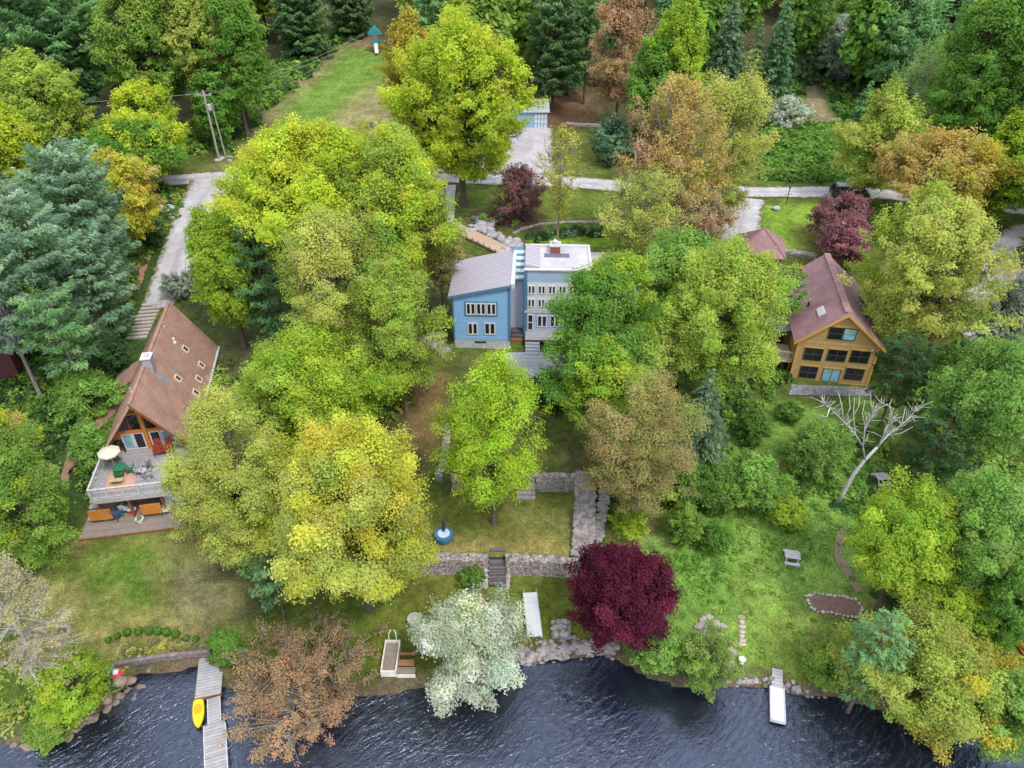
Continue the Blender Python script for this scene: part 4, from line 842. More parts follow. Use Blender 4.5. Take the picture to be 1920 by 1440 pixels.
MB().box(12.96, 17.2, 3.4, 8.6, 6.105, 6.25).build('garage_roof', mat('grey_membrane', (.46, .44, .445), .8, scale=.8), bh)

# ------------------------------------------------------------------ ochre house (right)
YA = Frame((29.2, 56.0, 4.5), 10)
yh = empty('ochre_house', 'ochre gabled house with plum shingle roof near the dead white tree', 'house', tuple(YA.o), R(-10))
W, E0, RD, sp_ = 3.4, 4.5, 11.3, .85; RG = E0+W*sp_
MB().prism([(-W, 0, -1.2), (W, 0, -1.2), (W, 0, E0), (0, 0, RG), (-W, 0, E0)], (0, RD, 0)).build('wall', M_OCHRE, yh)
ny_ = Vector((sp_, 0, 1)).normalized()
for s in (-1, 1):
    MB().prism([(0, -.35, RG+.14), (s*(W+.5), -.35, E0-.5*sp_+.14), (s*(W+.5), RD+.35, E0-.5*sp_+.14), (0, RD+.35, RG+.14)], (-s*ny_.x*.13, 0, -ny_.z*.13)).build('roof', M_SHINGP, yh)
    MB().prism([(0, -.42, RG+.12), (s*(W+.52), -.42, E0-.52*sp_+.12), (s*(W+.52), -.42, E0-.52*sp_-.12), (0, -.42, RG-.14)], (0, .066, 0)).build('bargeboard', M_OCHTRIM, yh)
    MB().box(s*W-.09, s*W+.09, -.06, -.004, -.4, E0-.05).build('corner_board', M_OCHTRIM, yh)
MB().box(-.3, .3, -.03, RD+.3, RG+.13, RG+.135).build('ridge_cap', M_SHINGP, yh)
def front_panel(x0, x1, z0, z1): MB().box(x0, x1, -.02, -.003, z0, z1).build('panel', M_OCHREP, yh)
front_panel(-3.25, 3.25, 1.98, 2.28); front_panel(-3.25, 3.25, 4.05, 4.35)
MB().box(-3.3, 3.3, -.05, -.021, 0, .09).build('sill_board', M_OCHTRIM, yh)
M_OFR = mat('dark_frame', (.10, .075, .05), .6)
for q, nm, gl in (((1553, 614, 1606, 638), 'window', M_GLASS), ((1507, 652, 1542, 676), 'window', M_GLASS), ((1551, 655, 1587, 678), 'window', M_GLASS), ((1594, 657, 1630, 681), 'window', M_GLASS),
          ((1499, 686, 1532, 709), 'window', M_GLASS), ((1541, 691, 1574, 719), 'patio_door', M_GLASSC), ((1584, 690, 1619, 713), 'window', M_GLASS)):
    a = pxrect(YA, *q); fo = window(yh, a[0]-.02, a[1]+.02, max(.1, a[2]), a[3], 0., 2, 1 if nm != 'window' else 2, M_OFR, gl, .05, nm, mull=.035)
    MB().box(a[0]-.14, a[1]+.14, -.04, -.004, a[3], a[3]+.12).build('lintel', M_OCHTRIM, fo); MB().box(a[0]-.14, a[1]+.14, -.045, -.004, max(.1, a[2])-.1, max(.1, a[2])).build('sill', M_OCHTRIM, fo)
    if q[0] == 1553: MB().box(a[0]+(a[1]-a[0])*.55, a[1]-.06, -.045, -.036, a[2]+.12, a[3]-.1).build('blind', mat('teal_blind', (.22, .42, .44), .6), fo)
MB().lathe([(.06, -.1), (.1, 0), (.05, .08)], 10, (2.85, -.1, 3.95)).build('lamp', M_WHITE, yh)
def yroof(px, py, s): return YA.onplane(px, py, (0, 0, RG+.14), (s*sp_, 0, 1))
x, y, z = yroof(1540, 584, -1); M = Matrix.Translation((x, y, z)) @ Matrix.Rotation(-math.atan(sp_), 4, 'Y')
so = MB().box(-.32, .32, -.62, .62, .0, .12, M).build('skylight', M_WHITE, yh); MB().box(-.25, .25, -.55, -.03, .121, .13, M).box(-.25, .25, .03, .55, .121, .13, M).build('pane', glass('bright_pane', (.5, .52, .55), .1), so)
for px, py in ((1617, 566), (1622, 590)):
    x, y, z = yroof(px, py, 1); M = Matrix.Translation((x, y, z)) @ Matrix.Rotation(math.atan(sp_), 4, 'Y')
    so = MB().box(-.55, .55, -.3, .3, .0, .1, M).build('skylight', M_DARK, yh); MB().box(-.48, .48, -.24, .24, .101, .108, M).build('pane', M_GLASS, so)
for (px, py), s in (((1581, 517), 1), ((1515, 574), -1)):
    x, y, z = yroof(px, py, s); MB().lathe([(.09, -.1), (.09, .4), (.12, .45)], 10, (x, y, z)).build('vent_pipe', M_WHITE if s > 0 else M_DARK, yh)
# cross gable to the left
MB().prism([(-7.2, 6.6, -1), (-7.2, 10.6, -1), (-7.2, 10.6, 3.6), (-7.2, 8.6, 5.3), (-7.2, 6.6, 3.6)], (4.4, 0, 0)).build('wing_wall', M_OCHRE, yh)
for s in (-1, 1):
    MB().prism([(-7.5, 8.6, 5.45), (-7.5, 8.6+s*2.5, 3.32), (-2.2, 8.6+s*2.5, 3.32), (-2.2, 8.6, 5.45)], (0, 0, -.13)).build('wing_roof', M_SHINGP, yh)
MB().box(-6.4, -5.6, 9.2, 9.9, 3.5, 6.4).build('chimney', mat('pale_chimney', (.66, .62, .52), .85), yh)
MB().prism([(-5.6, 3.2, 2.6), (-3.42, 3.2, 3.3), (-3.42, 6.0, 3.3), (-5.6, 6.0, 2.6)], (0, 0, .12)).build('porch_roof', mat('pale_green_roof', (.38, .46, .44), .6), yh)
yd = empty('deck', 'small tan railed deck on the left side of the ochre house', 'deck', YA.wor(-4.9, 1.6, -.6), R(-10))
MB().box(-1.45, 1.4, -1.3, 1.6, 2.2, 2.35).build('floor', M_TAN, yd)
r_ = MB(); railing(r_, (-1.4, -1.25, 2.36), (1.35, -1.25, 2.36), .95); r_.build('railing', mat('tan_rail', (.50, .38, .24), .75), yd)
r_ = MB(); railing(r_, (-1.4, -1.2, 2.36), (-1.4, 1.55, 2.36), .95); r_.build('railing', mat('tan_rail', (.50, .38, .24)), yd)
for sx in (-1.3, 1.25):
    for sy in (-1.15, 1.4): MB().box(sx-.08, sx+.08, sy-.08, sy+.08, -.6, 2.2).build('post', M_WOODB, yd)
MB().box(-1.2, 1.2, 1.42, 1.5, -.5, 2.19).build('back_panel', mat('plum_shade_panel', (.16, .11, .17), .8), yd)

# garage with a pyramid roof
gx, gy, gz = G(1418, 500)
gr = empty('garage', 'small garage with a pyramid-shaped plum roof at the end of the right driveway', 'garage', (gx, gy, gz), R(-14))
MB().box(-2.1, 2.1, -2.1, 2.1, -.5, 2.3).build('wall', M_OCHRE, gr)
MB().prism([(-2.55, -2.55, 2.3), (2.55, -2.55, 2.3), (2.55, 2.55, 2.3), (-2.55, 2.55, 2.3)], (0, 0, .1)).build('eaves', M_OCHTRIM, gr)
mb = MB(); ap = (0, 0, 4.6); q = [(-2.6, -2.6, 2.41), (2.6, -2.6, 2.41), (2.6, 2.6, 2.41), (-2.6, 2.6, 2.41)]
for i in range(4): mb.poly([q[i], q[(i+1) % 4], ap])
mb.poly(q[::-1]); rfo = mb.build('roof', M_SHINGP, gr)
MB().tube([(q[0][0], q[0][1], 2.45), (0, 0, 4.64)], .06, 6).tube([(q[1][0], q[1][1], 2.45), (0, 0, 4.64)], .06, 6).build('hip_cap', M_SHINGP, rfo)
MB().box(-1.3, 1.3, 2.105, 2.15, -.2, 2.0).build('garage_door', M_WHITE, gr)

# blue shed behind the parking apron
sx_, sy_, sz_ = G(1008, 240)
sh = empty('shed', 'pale blue shed with lattice doors at the back of the parking area', 'shed', (sx_, sy_, sz_), R(0))
MB().box(-5.6, 1.5, 0, 4.2, -.4, 2.35).build('wall', M_LBLUE, sh)
MB().prism([(-5.9, -.3, 2.36), (1.8, -.3, 2.36), (1.8, 4.4, 3.0), (-5.9, 4.4, 3.0)], (0, 0, .14)).build('roof', mat('grey_green_roof', (.36, .40, .40), .7, scale=1), sh)
do = MB().box(-.55, 1.45, -.06, -.005, .0, 2.2).build('door', M_TRIMB, sh)
lat = MB()
for i in range(4): lat.box(-.5+i*.5, -.1+i*.5, -.075, -.062, .08, .62).box(-.5+i*.5, -.1+i*.5, -.075, -.062, .7, 1.36).box(-.5+i*.5, -.1+i*.5, -.075, -.062, 1.44, 2.12)
lat.build('door_panel', mat('pale_door_panel', (.62, .68, .78), .6), do)
# far left cabin, only its corner shows
x, y, z = G(40, 712)
cb = empty('cabin', 'dark red cabin corner at the left edge behind two bare pine trunks', 'cabin', (x, y, z), R(12))
MB().box(-7, 0, 0, 8, -.6, 3.1).build('wall', stripes('dark_red_boards', (.10, .03, .035), (.04, .015, .018), .2, 2, .12), cb)
for s in (0, 1):
    a, b_ = ((.45, 2.95), (-3.5, 4.8)) if s == 0 else ((-7.45, 2.95), (-3.5, 4.8))
    MB().prism([(a[0], -.4, a[1]), (b_[0], -.4, b_[1]), (b_[0], 8.4, b_[1]), (a[0], 8.4, a[1])], (0, 0, .15)).build('roof', mat('slate_roof', (.27, .26, .31), .7, scale=2), cb)
MB().box(.02, .06, 1.5, 3., .9, 2.1).build('window', M_GLASS, cb)
# far play tower
x, y, z = G(706, 96)
pt = empty('play_tower', 'small teal-roofed play tower at the far end of the grass field', 'play tower', (x, y, z), R(10))
for sx in (-1, 1):
    for sy in (-1, 1): MB().box(sx*.8-.08, sx*.8+.08, sy*.8-.08, sy*.8+.08, -.2, 3.3).build('post', M_WOODB, pt)
MB().box(-.95, .95, -.95, .95, 1.5, 1.62).build('platform', M_WOODB, pt)
MB().prism([(-1.25, -1.1, 3.2), (0, -1.1, 4.6), (1.25, -1.1, 3.2)], (0, 2.2, 0)).build('roof', mat('teal_canvas', (.03, .28, .36), .6), pt)
MB().box(-.85, .85, -.9, -.84, 1.63, 2.4).build('panel', mat('teal_canvas', (.03, .28, .36)), pt)
mb = MB(); mb.prism([(-.35, -.95, 1.6), (.35, -.95, 1.6), (.35, -3.0, .25), (-.35, -3.0, .25)], (0, 0, .08)); mb.build('slide', M_WHITE, pt)
# ------------------------------------------------------------------ stone walls, steps and shore works
def wall_strip(mb, pts, thick, zb, zt, rng, seg=.35, nz=5, jit=.045):
    """a dry-stone wall along world points: bulging faces, uneven top"""
    L = [0.]
    for a, b in zip(pts, pts[1:]): L.append(L[-1]+math.dist(a[:2], b[:2]))
    n = max(2, int(L[-1]/seg)); S = np.linspace(0, L[-1], n+1)
    cx = np.interp(S, L, [p[0] for p in pts]); cy = np.interp(S, L, [p[1] for p in pts])
    tx, ty = np.gradient(cx), np.gradient(cy); q = np.hypot(tx, ty); nx_, ny__ = ty/q, -tx/q
    b = np.interp(S, L, zb); t = np.interp(S, L, zt)
    prof = [(.5, i/nz) for i in range(nz+1)]+[(.17, 1.0), (-.17, 1.0)]+[(-.5, 1-i/nz) for i in range(nz+1)]
    rows = []
    for i in range(n+1):
        row = []
        for u, v in prof:
            w_ = thick*u*(1.06-.12*v)
            p = Vector((cx[i]+nx_[i]*w_, cy[i]+ny__[i]*w_, b[i]+(t[i]-b[i])*v))
            p += Vector((rng.uniform(-jit, jit), rng.uniform(-jit, jit), rng.uniform(-jit, jit)*(1.4 if v == 1 else .4)))
            row.append(mb.bm.verts.new(p))
        rows.append(row)
    for r0, r1 in zip(rows, rows[1:]):
        for k in range(len(prof)-1): mb.bm.faces.new([r0[k], r0[k+1], r1[k+1], r1[k]])
    mb.bm.faces.new(rows[0]); mb.bm.faces.new(rows[-1][::-1])
def rubble_top(o, P0, wid, zt, rng, n, r0=.11, r1=.24):
    mb = MB(); off = Vector(o.location); L = [0.]
    for a, b in zip(P0, P0[1:]): L.append(L[-1]+math.dist(a[:2], b[:2]))
    for _ in range(n):
        s = rng.uniform(0, L[-1]); x = np.interp(s, L, [p[0] for p in P0])+rng.uniform(-.5, .5)*wid; y = np.interp(s, L, [p[1] for p in P0])+rng.uniform(-.1, .1); z = np.interp(s, L, zt)
        mb.rock((x-off.x, y-off.y, z-off.z+rng.uniform(-.05, .1)), rng.uniform(r0, r1), rng, (1.2, 1, .7))
    mb.build('rubble', M_ROCKL, o)
def gw(px): return [G(a, b) for a, b in px]
def stone_wall(label, pts, thick, zb, zt, m=None, seed=1, cat='stone wall', cap=0, name='stone_wall'):
    rng = random.Random(seed); o = empty(name, label, cat, (pts[0][0], pts[0][1], zb[0]))
    off = Vector(o.location); mb = MB(); wall_strip(mb, pts, thick, zb, zt, rng); mb.xf(Matrix.Translation(-off)); mb.build('masonry', m or M_STONE, o)
    if cap:   # loose cap stones
        cs = MB()
        for a, b, za, zb2 in zip(pts, pts[1:], zt, zt[1:]):
            d = math.dist(a[:2], b[:2]); k = int(d/.42)
            for i in range(k):
                t = (i+rng.random())/k; cs.rock((a[0]+(b[0]-a[0])*t-off.x+rng.uniform(-.3, .3)*thick, a[1]+(b[1]-a[1])*t-off.y+rng.uniform(-.3, .3)*thick, za+(zb2-za)*t-off.z+.03), rng.uniform(.12, .24), rng, (1.2, 1, .55))
        cs.build('cap_stones', M_ROCK, o, smooth=True)
    return o
Yw = 36.75
stone_wall('long fieldstone retaining wall left of the dark garden steps', [(-7.6, Yw+.05), (-1.75, Yw)], .75, [.6, .6], [2.66, 2.66], seed=2, cap=1)
stone_wall('fieldstone retaining wall between the dark steps and purple maple', [(-.45, Yw), (2.2, Yw-.1), (4.9, Yw-.3)], .75, [.6, .6, .6], [2.66, 2.6, 2.6], seed=3, cap=1)
stone_wall('short return wall at the left end of lowest terrace', [(-7.55, Yw+.5), (-7.65, 41)], .6, [1., 1.4], [2.62, 2.6], seed=4)
stone_wall('upper terrace wall right of the small grey steps', [(1.9, 43.95), (5.0, 43.9)], .7, [2.3, 2.3], [4.1, 4.1], seed=5, cap=1)
stone_wall('upper terrace wall behind the airy lime tree', [(-4.9, 43.95), (.5, 43.95)], .6, [2.3, 2.3], [4.02, 4.02], seed=6)
lw = gw([(836, 800), (824, 880), (818, 905)])
stone_wall('narrow pale stone wall running down the left edge of the upper terrace', [(p[0]+.2, p[1]) for p in lw], .62, [p[2]-.8 for p in lw], [4.2, 4.1, 3.9], seed=7, cap=1)
# twin rubble walls of the dry channel on the right
a = gw([(1095, 905), (1096, 960), (1094, 1010), (1090, 1062)])
M_ROCKL = mat('loose_stones', (.36, .325, .325), .9, scale=2.6, col2=(.15, .135, .135), bump=.4)
o = stone_wall('broad rubble wall on the terrace side of the dry channel', a, 1.35, [p[2]-.8 for p in a], [4.1, 3.5, 3.0, 2.75], M_STONEF, 8)
rubble_top(o, a, 1.45, [4.1, 3.5, 3.0, 2.75], random.Random(31), 900, .08, .19)
b = gw([(1138, 905), (1130, 960), (1121, 1010), (1112, 1058)])
o = stone_wall('thin rubble wall on the meadow side of the dry channel', b, .6, [p[2]-.8 for p in b], [4.0, 3.3, 2.8, 2.4], M_STONEF, 9)
rubble_top(o, b, .7, [4.0, 3.3, 2.8, 2.4], random.Random(32), 320, .08, .18)
# curved wall and hedge behind the blue house
c = gw([(962, 438), (985, 428), (1012, 421), (1060, 417), (1118, 417), (1150, 420)])
stone_wall('curved low wall with a pale coping north of blue house', c, .5, [p[2]-1.6 for p in c], [p[2]+.12 for p in c], M_STONE, 10)
e = gw([(1060, 233), (1085, 236), (1118, 237), (1135, 240)])
stone_wall('low whitish stone edging by the red-brown ground near the blue shed', e, .35, [p[2]-.3 for p in e], [p[2]+.35 for p in e], mat('pale_edging', (.62, .58, .52), .9, var=.35, scale=3), 11)
e = gw([(1455, 472), (1490, 478), (1530, 484)])
stone_wall('grey rockery edging between the right lawn and ochre house', e, .9, [p[2]-.3 for p in e], [p[2]+.4 for p in e], M_STONEF, 12, cap=1)
def stairs(label, x, y0, z0, z1, n, wid, run, m, cheek=True):
    o = empty('garden_stairs', label, 'stairs', (x, y0, z0)); r = (z1-z0)/n
    for i in range(n): MB().box(-wid/2, wid/2, i*run, (i+1)*run+.05, -.5 if i == 0 else (i-1)*r, (i+1)*r).build('step', m, o)
    if cheek:
        for s in (-1, 1):
            mb = MB(); rng = random.Random(i+s)
            for k in range(n-1): mb.rock((s*(wid/2+.2), k*run, k*r*.9+.05), .26, rng, (.8, 1, .9))
            mb.build('cheek_stones', M_ROCK, o, smooth=True)
    return o
stairs('dark timber garden steps through the lakeside stone wall', -1.1, 35.3, 1.05, 2.62, 7, 1.2, .33, M_STEP)
stairs('small grey steps in the upper terrace wall behind the lime tree', 1.1, 42.6, 2.6, 4.0, 6, 1.5, .28, mat('grey_step', (.27, .25, .25), .85, scale=3), False)
# shore rubble wall in the middle
def rubble(label, px, rmin, rmax, n, spread, name='rock_wall', cat='rock wall', seed=1, kind=None, m=None, lift=.1):
    rng = random.Random(seed); P0 = gw(px); o0 = Vector(P0[0]); mb = MB()
    for k in range(n):
        t = rng.random()*(len(P0)-1); i = int(t); f = t-i; a, b = P0[i], P0[min(i+1, len(P0)-1)]
        x = a[0]+(b[0]-a[0])*f+rng.gauss(0, spread); y = a[1]+(b[1]-a[1])*f+rng.gauss(0, spread); r = rng.uniform(rmin, rmax)
        mb.rock((x-o0.x, y-o0.y, max(T(x, y), -.25)-o0.z+r*lift), r, rng, (1.15, 1, .75))
    o = mb.build(name, m or M_ROCK, None, smooth=True); o.location = o0
    return tag(o, label, cat, None, kind)
M_ROCKP = mat('shore_stone', (.36, .315, .31), .9, scale=2.2, col2=(.13, .115, .115), bump=.5)
rubble('sloping wall of pinkish rubble along the shore by the white dock section', [(975, 1238), (1010, 1228), (1050, 1220), (1090, 1215), (1135, 1216), (1148, 1226)], .10, .24, 330, .3, seed=3, m=M_ROCKP)
rubble('jumbled grey rock pile above the shore on the right meadow', [(1325, 1172), (1335, 1190), (1355, 1212), (1368, 1235)], .12, .33, 80, .35, 'rock_pile', 'rock pile', 4)
rubble('rocks along the water edge either side of the small right dock', [(1375, 1283), (1440, 1288), (1500, 1300), (1560, 1312)], .09, .22, 110, .2, 'shore_rocks', 'rocks', 5, 'stuff', M_ROCKP)
rubble('rocks and roots along the left side of the cove', [(258, 1268), (236, 1300), (205, 1330), (130, 1372), (40, 1395)], .14, .4, 70, .35, 'shore_rocks', 'rocks', 6, 'stuff', mat('brown_rock', (.30, .23, .18), .9, scale=2, col2=(.13, .10, .08)))
rubble('tumbled grey rock garden beside the boardwalk north of blue house', [(888, 422), (915, 430), (940, 448), (962, 470)], .25, .6, 60, .55, 'rock_garden', 'rock garden', 7, None, mat('lilac_rock', (.46, .43, .47), .9, scale=2, col2=(.24, .22, .25)))
rubble('rough stone steps at the left of blue house foundation', [(770, 640), (800, 636), (825, 652), (840, 664)], .2, .45, 40, .4, 'rock_garden', 'rock garden', 8)
rubble('pale boulders on the verge between the left driveway and pines', [(300, 385), (318, 392), (326, 398)], .25, .6, 12, .6, 'rock_pile', 'rock pile', 9, None, mat('white_rock', (.42, .42, .44), .9, var=.4, scale=2))
# boardwalk down to the blue house
def world_strip_solid(name, label, cat, px, wid, m, h=.14, zoff=.12, rail=None):
    pts = [Vector(p) for p in gw(px)]; o0 = pts[0]; mb = MB()
    L = [0]; [L.append(L[-1]+(b-a).length) for a, b in zip(pts, pts[1:])]
    S = np.linspace(0, L[-1], max(2, int(L[-1]/.8))); C = [Vector([np.interp(s, L, [p[i] for p in pts]) for i in range(3)]) for s in S]
    rows = []
    for i, c in enumerate(C):
        t = (C[min(i+1, len(C)-1)]-C[max(i-1, 0)]).normalized(); n_ = Vector((t.y, -t.x, 0)).normalized(); c = c-o0+Vector((0, 0, zoff))
        rows.append([mb.bm.verts.new(c+n_*wid/2*sx+Vector((0, 0, dz))) for sx, dz in ((-1, -h), (-1, 0), (1, 0), (1, -h))])
    for a, b in zip(rows, rows[1:]):
        for k in range(4): mb.bm.faces.new([a[k], a[(k+1) % 4], b[(k+1) % 4], b[k]])
    mb.bm.faces.new(rows[0]); mb.bm.faces.new(rows[-1])
    o = empty(name, label, cat, o0); mb.build('walkway', m, o)
    if rail is not None:
        r_ = MB()
        for sx in rail:
            for i, c in enumerate(C):
                t = (C[min(i+1, len(C)-1)]-C[max(i-1, 0)]).normalized(); n_ = Vector((t.y, -t.x, 0)).normalized(); q = c-o0+n_*wid/2*sx
                r_.box(q.x-.05, q.x+.05, q.y-.05, q.y+.05, q.z, q.z+.5)
        r_.build('edge_posts', M_WOODB, o)
    return o
world_strip_solid('boardwalk', 'tan boardwalk slanting down from the road to the blue house', 'boardwalk', [(846, 424), (868, 436), (905, 453), (940, 470), (972, 488)], 1.9, M_TAN, .2, .3, (-1, 1))
# log retaining wall and plank wharf at the cove
lg = empty('log_wall', 'weathered log retaining wall above the cove beach', 'retaining wall', G(225, 1252)); o0 = Vector(lg.location)
A_, B_ = Vector(G(222, 1252))-o0, Vector(G(392, 1228))-o0
for i in range(3):
    mb = MB(); mb.tube([A_+Vector((0, -.06*i, .1+i*.26)), (A_+B_)/2+Vector((0, .12-.06*i, .12+i*.26)), B_+Vector((.3, -.06*i, .12+i*.26))], [.17, .16, .15], 10); mb.build('log', mat('weathered_log', (.24, .20, .19), .9, scale=3, col2=(.11, .09, .085)), lg, smooth=True)
def dir_rot(p_far, p_near, z=.42):
    a, b = P(*p_far, z), P(*p_near, z); return math.atan2(-(a[0]-b[0]), a[1]-b[1])
def on_water(px, py, z=.42):
    a = P(px, py, z); return (a[0], a[1], 0)
wf = empty('wharf', 'broad grey plank wharf between the log wall and long dock', 'wharf', on_water(394, 1246), dir_rot((394, 1240), (388, 1305)))
MB().box(-.75, .85, -2.4, .6, .38, .46).build('planks', M_DECKX, wf)
for sx in (-.65, .75):
    for y in (-2.25, -.9, .4): MB().box(sx-.08, sx+.08, y-.08, y+.08, -1.4, .38).build('post', M_WOODB, wf)
MB().box(-.78, .88, -2.46, -2.405, .2, .5).build('rim_board', M_WOODB, wf)
dkL = empty('dock', 'long pale floating dock reaching out of the bottom edge', 'dock', on_water(398, 1306), dir_rot((398, 1306), (403, 1440)))
for i, (y0, y1, x0, x1) in enumerate(((-1.9, -.1, -.28, .42), (-4.1, -1.92, -.55, .68), (-6.6, -4.13, -.55, .68), (-9.2, -6.63, -.55, .68))):
    MB().box(x0, x1, y0, y1, .34, .42).build('deck_panel', M_DECKX, dkL)
    MB().box(x0-.05, x0-.004, y0, y1, .2, .43).box(x1+.004, x1+.05, y0, y1, .2, .43).build('side_beam', mat('pale_metal', (.6, .6, .62)), dkL)
    if i: MB().box(x0+.15, x1-.15, y0+.2, y1-.2, -.15, .335).build('float', M_DARK, dkL)
for y in (-2.2, -6.5): MB().tube([(.78, y, -2), (.78, y, 1.0)], .04).build('pile', M_DARK, dkL)
MB().lathe([(.0, .43), (.16, .43), (.14, .58), (.08, .6)], 12, (.35, -3.6, 0)).build('rope_coil', mat('tan_rope', (.4, .3, .2), .9), dkL)
# yellow kayak alongside
ky = empty('kayak', 'yellow kayak floating against the wharf', 'kayak', P(373, 1334, .15), dir_rot((374, 1308), (374, 1360)))
def hull(L, Wd, H, n=24, k=14, flat=.55):
    mb = MB(); rows = []
    for i in range(n+1):
        s = -1+2*i/n; w_ = Wd/2*max(.0, 1-abs(s)**2.4)**.7+.01; up = H*.12*abs(s)**3
        rows.append([mb.bm.verts.new((w_*math.cos(a), s*L/2, H*.5*math.sin(a)*(flat if math.sin(a) < 0 else .8)+up+H*.4)) for a in [2*math.pi*j/k for j in range(k)]])
    for a, b in zip(rows, rows[1:]):
        for j in range(k): mb.bm.faces.new([a[j], a[(j+1) % k], b[(j+1) % k], b[j]])
    mb.bm.faces.new(rows[0]); mb.bm.faces.new(rows[-1]); return mb
hull(2.5, .72, .36).build('hull', mat('yellow_plastic', (.80, .58, .02), .4, var=.05), ky, smooth=True)
MB().lathe([(.17, .26), (.23, .30), (.22, .34), (.12, .34)], 20).xf(Matrix.Scale(1.6, 4, (0, 1, 0))).build('cockpit_rim', mat('amber_plastic', (.55, .36, .02), .5), ky)
ib = empty('inflatable', 'red, white and blue inflatable lounger at the head of cove', 'inflatable', G(219, 1263), R(20))
def torus_arc(mb, R_, r, a0, a1, n=16, k=10):
    mb.tube([(R_*math.cos(a0+(a1-a0)*i/n), R_*math.sin(a0+(a1-a0)*i/n), r) for i in range(n+1)], r, k); return mb
torus_arc(MB(), .36, .14, -2.6, .9).build('red_ring', mat('red_vinyl', (.62, .02, .04), .35, var=.05), ib, smooth=True)
torus_arc(MB(), .36, .14, .95, 3.6).build('blue_ring', mat('blue_vinyl', (.03, .10, .50), .35, var=.05), ib, smooth=True)
MB().lathe([(.2, .05), (.26, .12), (.22, .2)], 18).build('seat', mat('white_vinyl', (.75, .72, .75), .4), ib)
# fire pit
fp = empty('fire_pit', 'round stone fire pit on the left lawn', 'fire pit', G(116, 1187)); rng = random.Random(5); mb = MB()
for i in range(14): mb.rock((.52*math.cos(i*.449), .52*math.sin(i*.449), .1), .16, rng, (1, 1, .9))
mb.build('stone_ring', mat('pale_ring_stone', (.46, .41, .38), .9, scale=3, col2=(.26, .23, .21)), fp, smooth=True); MB().lathe([(.42, .02), (.3, .05), (.1, .08)], 16).build('ash', mat('ash', (.05, .045, .045), .95), fp)
# terrace ornaments
bt = empty('garden_table', 'round blue table with a dark folded umbrella above the lakeside wall', 'table', G(833, 1012))
MB().lathe([(.45, .0), (.66, .25), (.72, .62), (.70, .70), (.62, .70)], 28).build('tub', mat('blue_enamel', (.05, .16, .30), .45), bt)
MB().lathe([(.03, .705), (.46, .705), (.46, .73), (.05, .74)], 28).build('tabletop', mat('pale_blue_top', (.52, .64, .78), .4), bt)
MB().lathe([(.04, .74), (.05, .95), (.14, 1.0), (.10, 1.7), (.02, 1.95)], 14, (.0, .12, 0)).build('folded_umbrella', mat('dark_green_canvas', (.02, .05, .05), .8), bt)
wd_ = empty('dock_section', 'white dock section lying ashore on the lower lawn', 'dock', G(998, 1158), dir_rot((993, 1103), (1003, 1190), 1.5))
dq = [Vector(G(a, b_))-Vector(wd_.location) for a, b_ in ((980, 1106), (1005, 1106), (1015, 1192), (990, 1192))]
L_ = (dq[0]-dq[3]).length
for i, (y0, y1) in enumerate(((-L_/2, L_/2-.85), (L_/2-.83, L_/2))): MB().box(-.47, .47, y0, y1, .36, .44).build('deck_panel', stripes('white_dock_boards', (.54, .55, .58), (.38, .38, .41), .28, 1, .05, rough=.5, grain=.03), wd_)
MB().box(-.52, -.474, -L_/2, L_/2, .22, .45).box(.474, .52, -L_/2, L_/2, .22, .45).build('side_beam', mat('white_beam', (.50, .51, .54), .45), wd_)
for sx in (-.45, .45):
    for y in (-L_/2+.2, L_/2+.05): MB().tube([(sx, y, -.05), (sx, y, .7 if y > 0 else .36)], .03).build('leg', M_CONC, wd_)
pl = empty('stone_planter', 'square fire hearth of grey stones beside the purple maple', 'hearth', G(1052, 1183), R(-3)); rng = random.Random(3)
mb = MB()
for i in range(34):
    u = rng.uniform(-.5, .5); mb.rock((u*1.2, rng.uniform(-.5, .5)*1.15, .3+rng.uniform(0, .12)), rng.uniform(.14, .22), rng, (1.1, 1, .7))
mb.build('stones', M_ROCK, pl, smooth=True); MB().box(-.66, .66, -.62, .62, -.1, .3, bev=.05).build('base', M_STONEF, pl)
sm = empty('stump_table', 'round grey stump table on the lower lawn', 'stump table', G(777, 1166)); MB().lathe([(.42, -.05), (.40, .3), (.48, .33), (.5, .36), (.49, .42), (.2, .43)], 24).build('top', mat('cut_wood_grey', (.44, .39, .37), .9, scale=3, bump=.3), sm)
md = empty('boat_landing', 'small framed landing with pale rails at the shore', 'landing', G(733, 1245), 0)
M_RAILP = mat('pale_rail', (.66, .62, .55), .7, scale=3); M_LAND = stripes('landing_boards', (.25, .21, .18), (.12, .10, .09), .16, 1, .1, grain=.15)
MB().box(-.42, .42, -.85, 1.35, .3, .38).build('floor', M_LAND, md)
MB().box(-.52, -.43, -.95, 1.45, .0, .62).box(.43, .52, -.95, 1.45, .0, .62).box(-.43, .43, -.95, -.86, .0, .6).box(-.43, .43, 1.36, 1.45, 0, .6).build('rail', M_RAILP, md)
for sx in (-.25, .25): MB().tube([(sx, 1.4, .6), (sx, 1.55, 1.15), (sx*.4, 1.75, 1.3)], .03).build('handle', M_WHITE, md)
MB().box(.53, 1.6, -.35, .05, .3, .42).box(.53, 1.6, .45, .6, .3, .42).build('bench_plank', mat('red_brown_plank', (.34, .16, .10), .75, scale=4), md)
MB().box(.53, 1.7, -.95, -.36, .1, .2).build('lower_step', M_LAND, md); MB().box(.53, 1.75, -1.02, -.955, .0, .3).build('step_edge', M_RAILP, md)
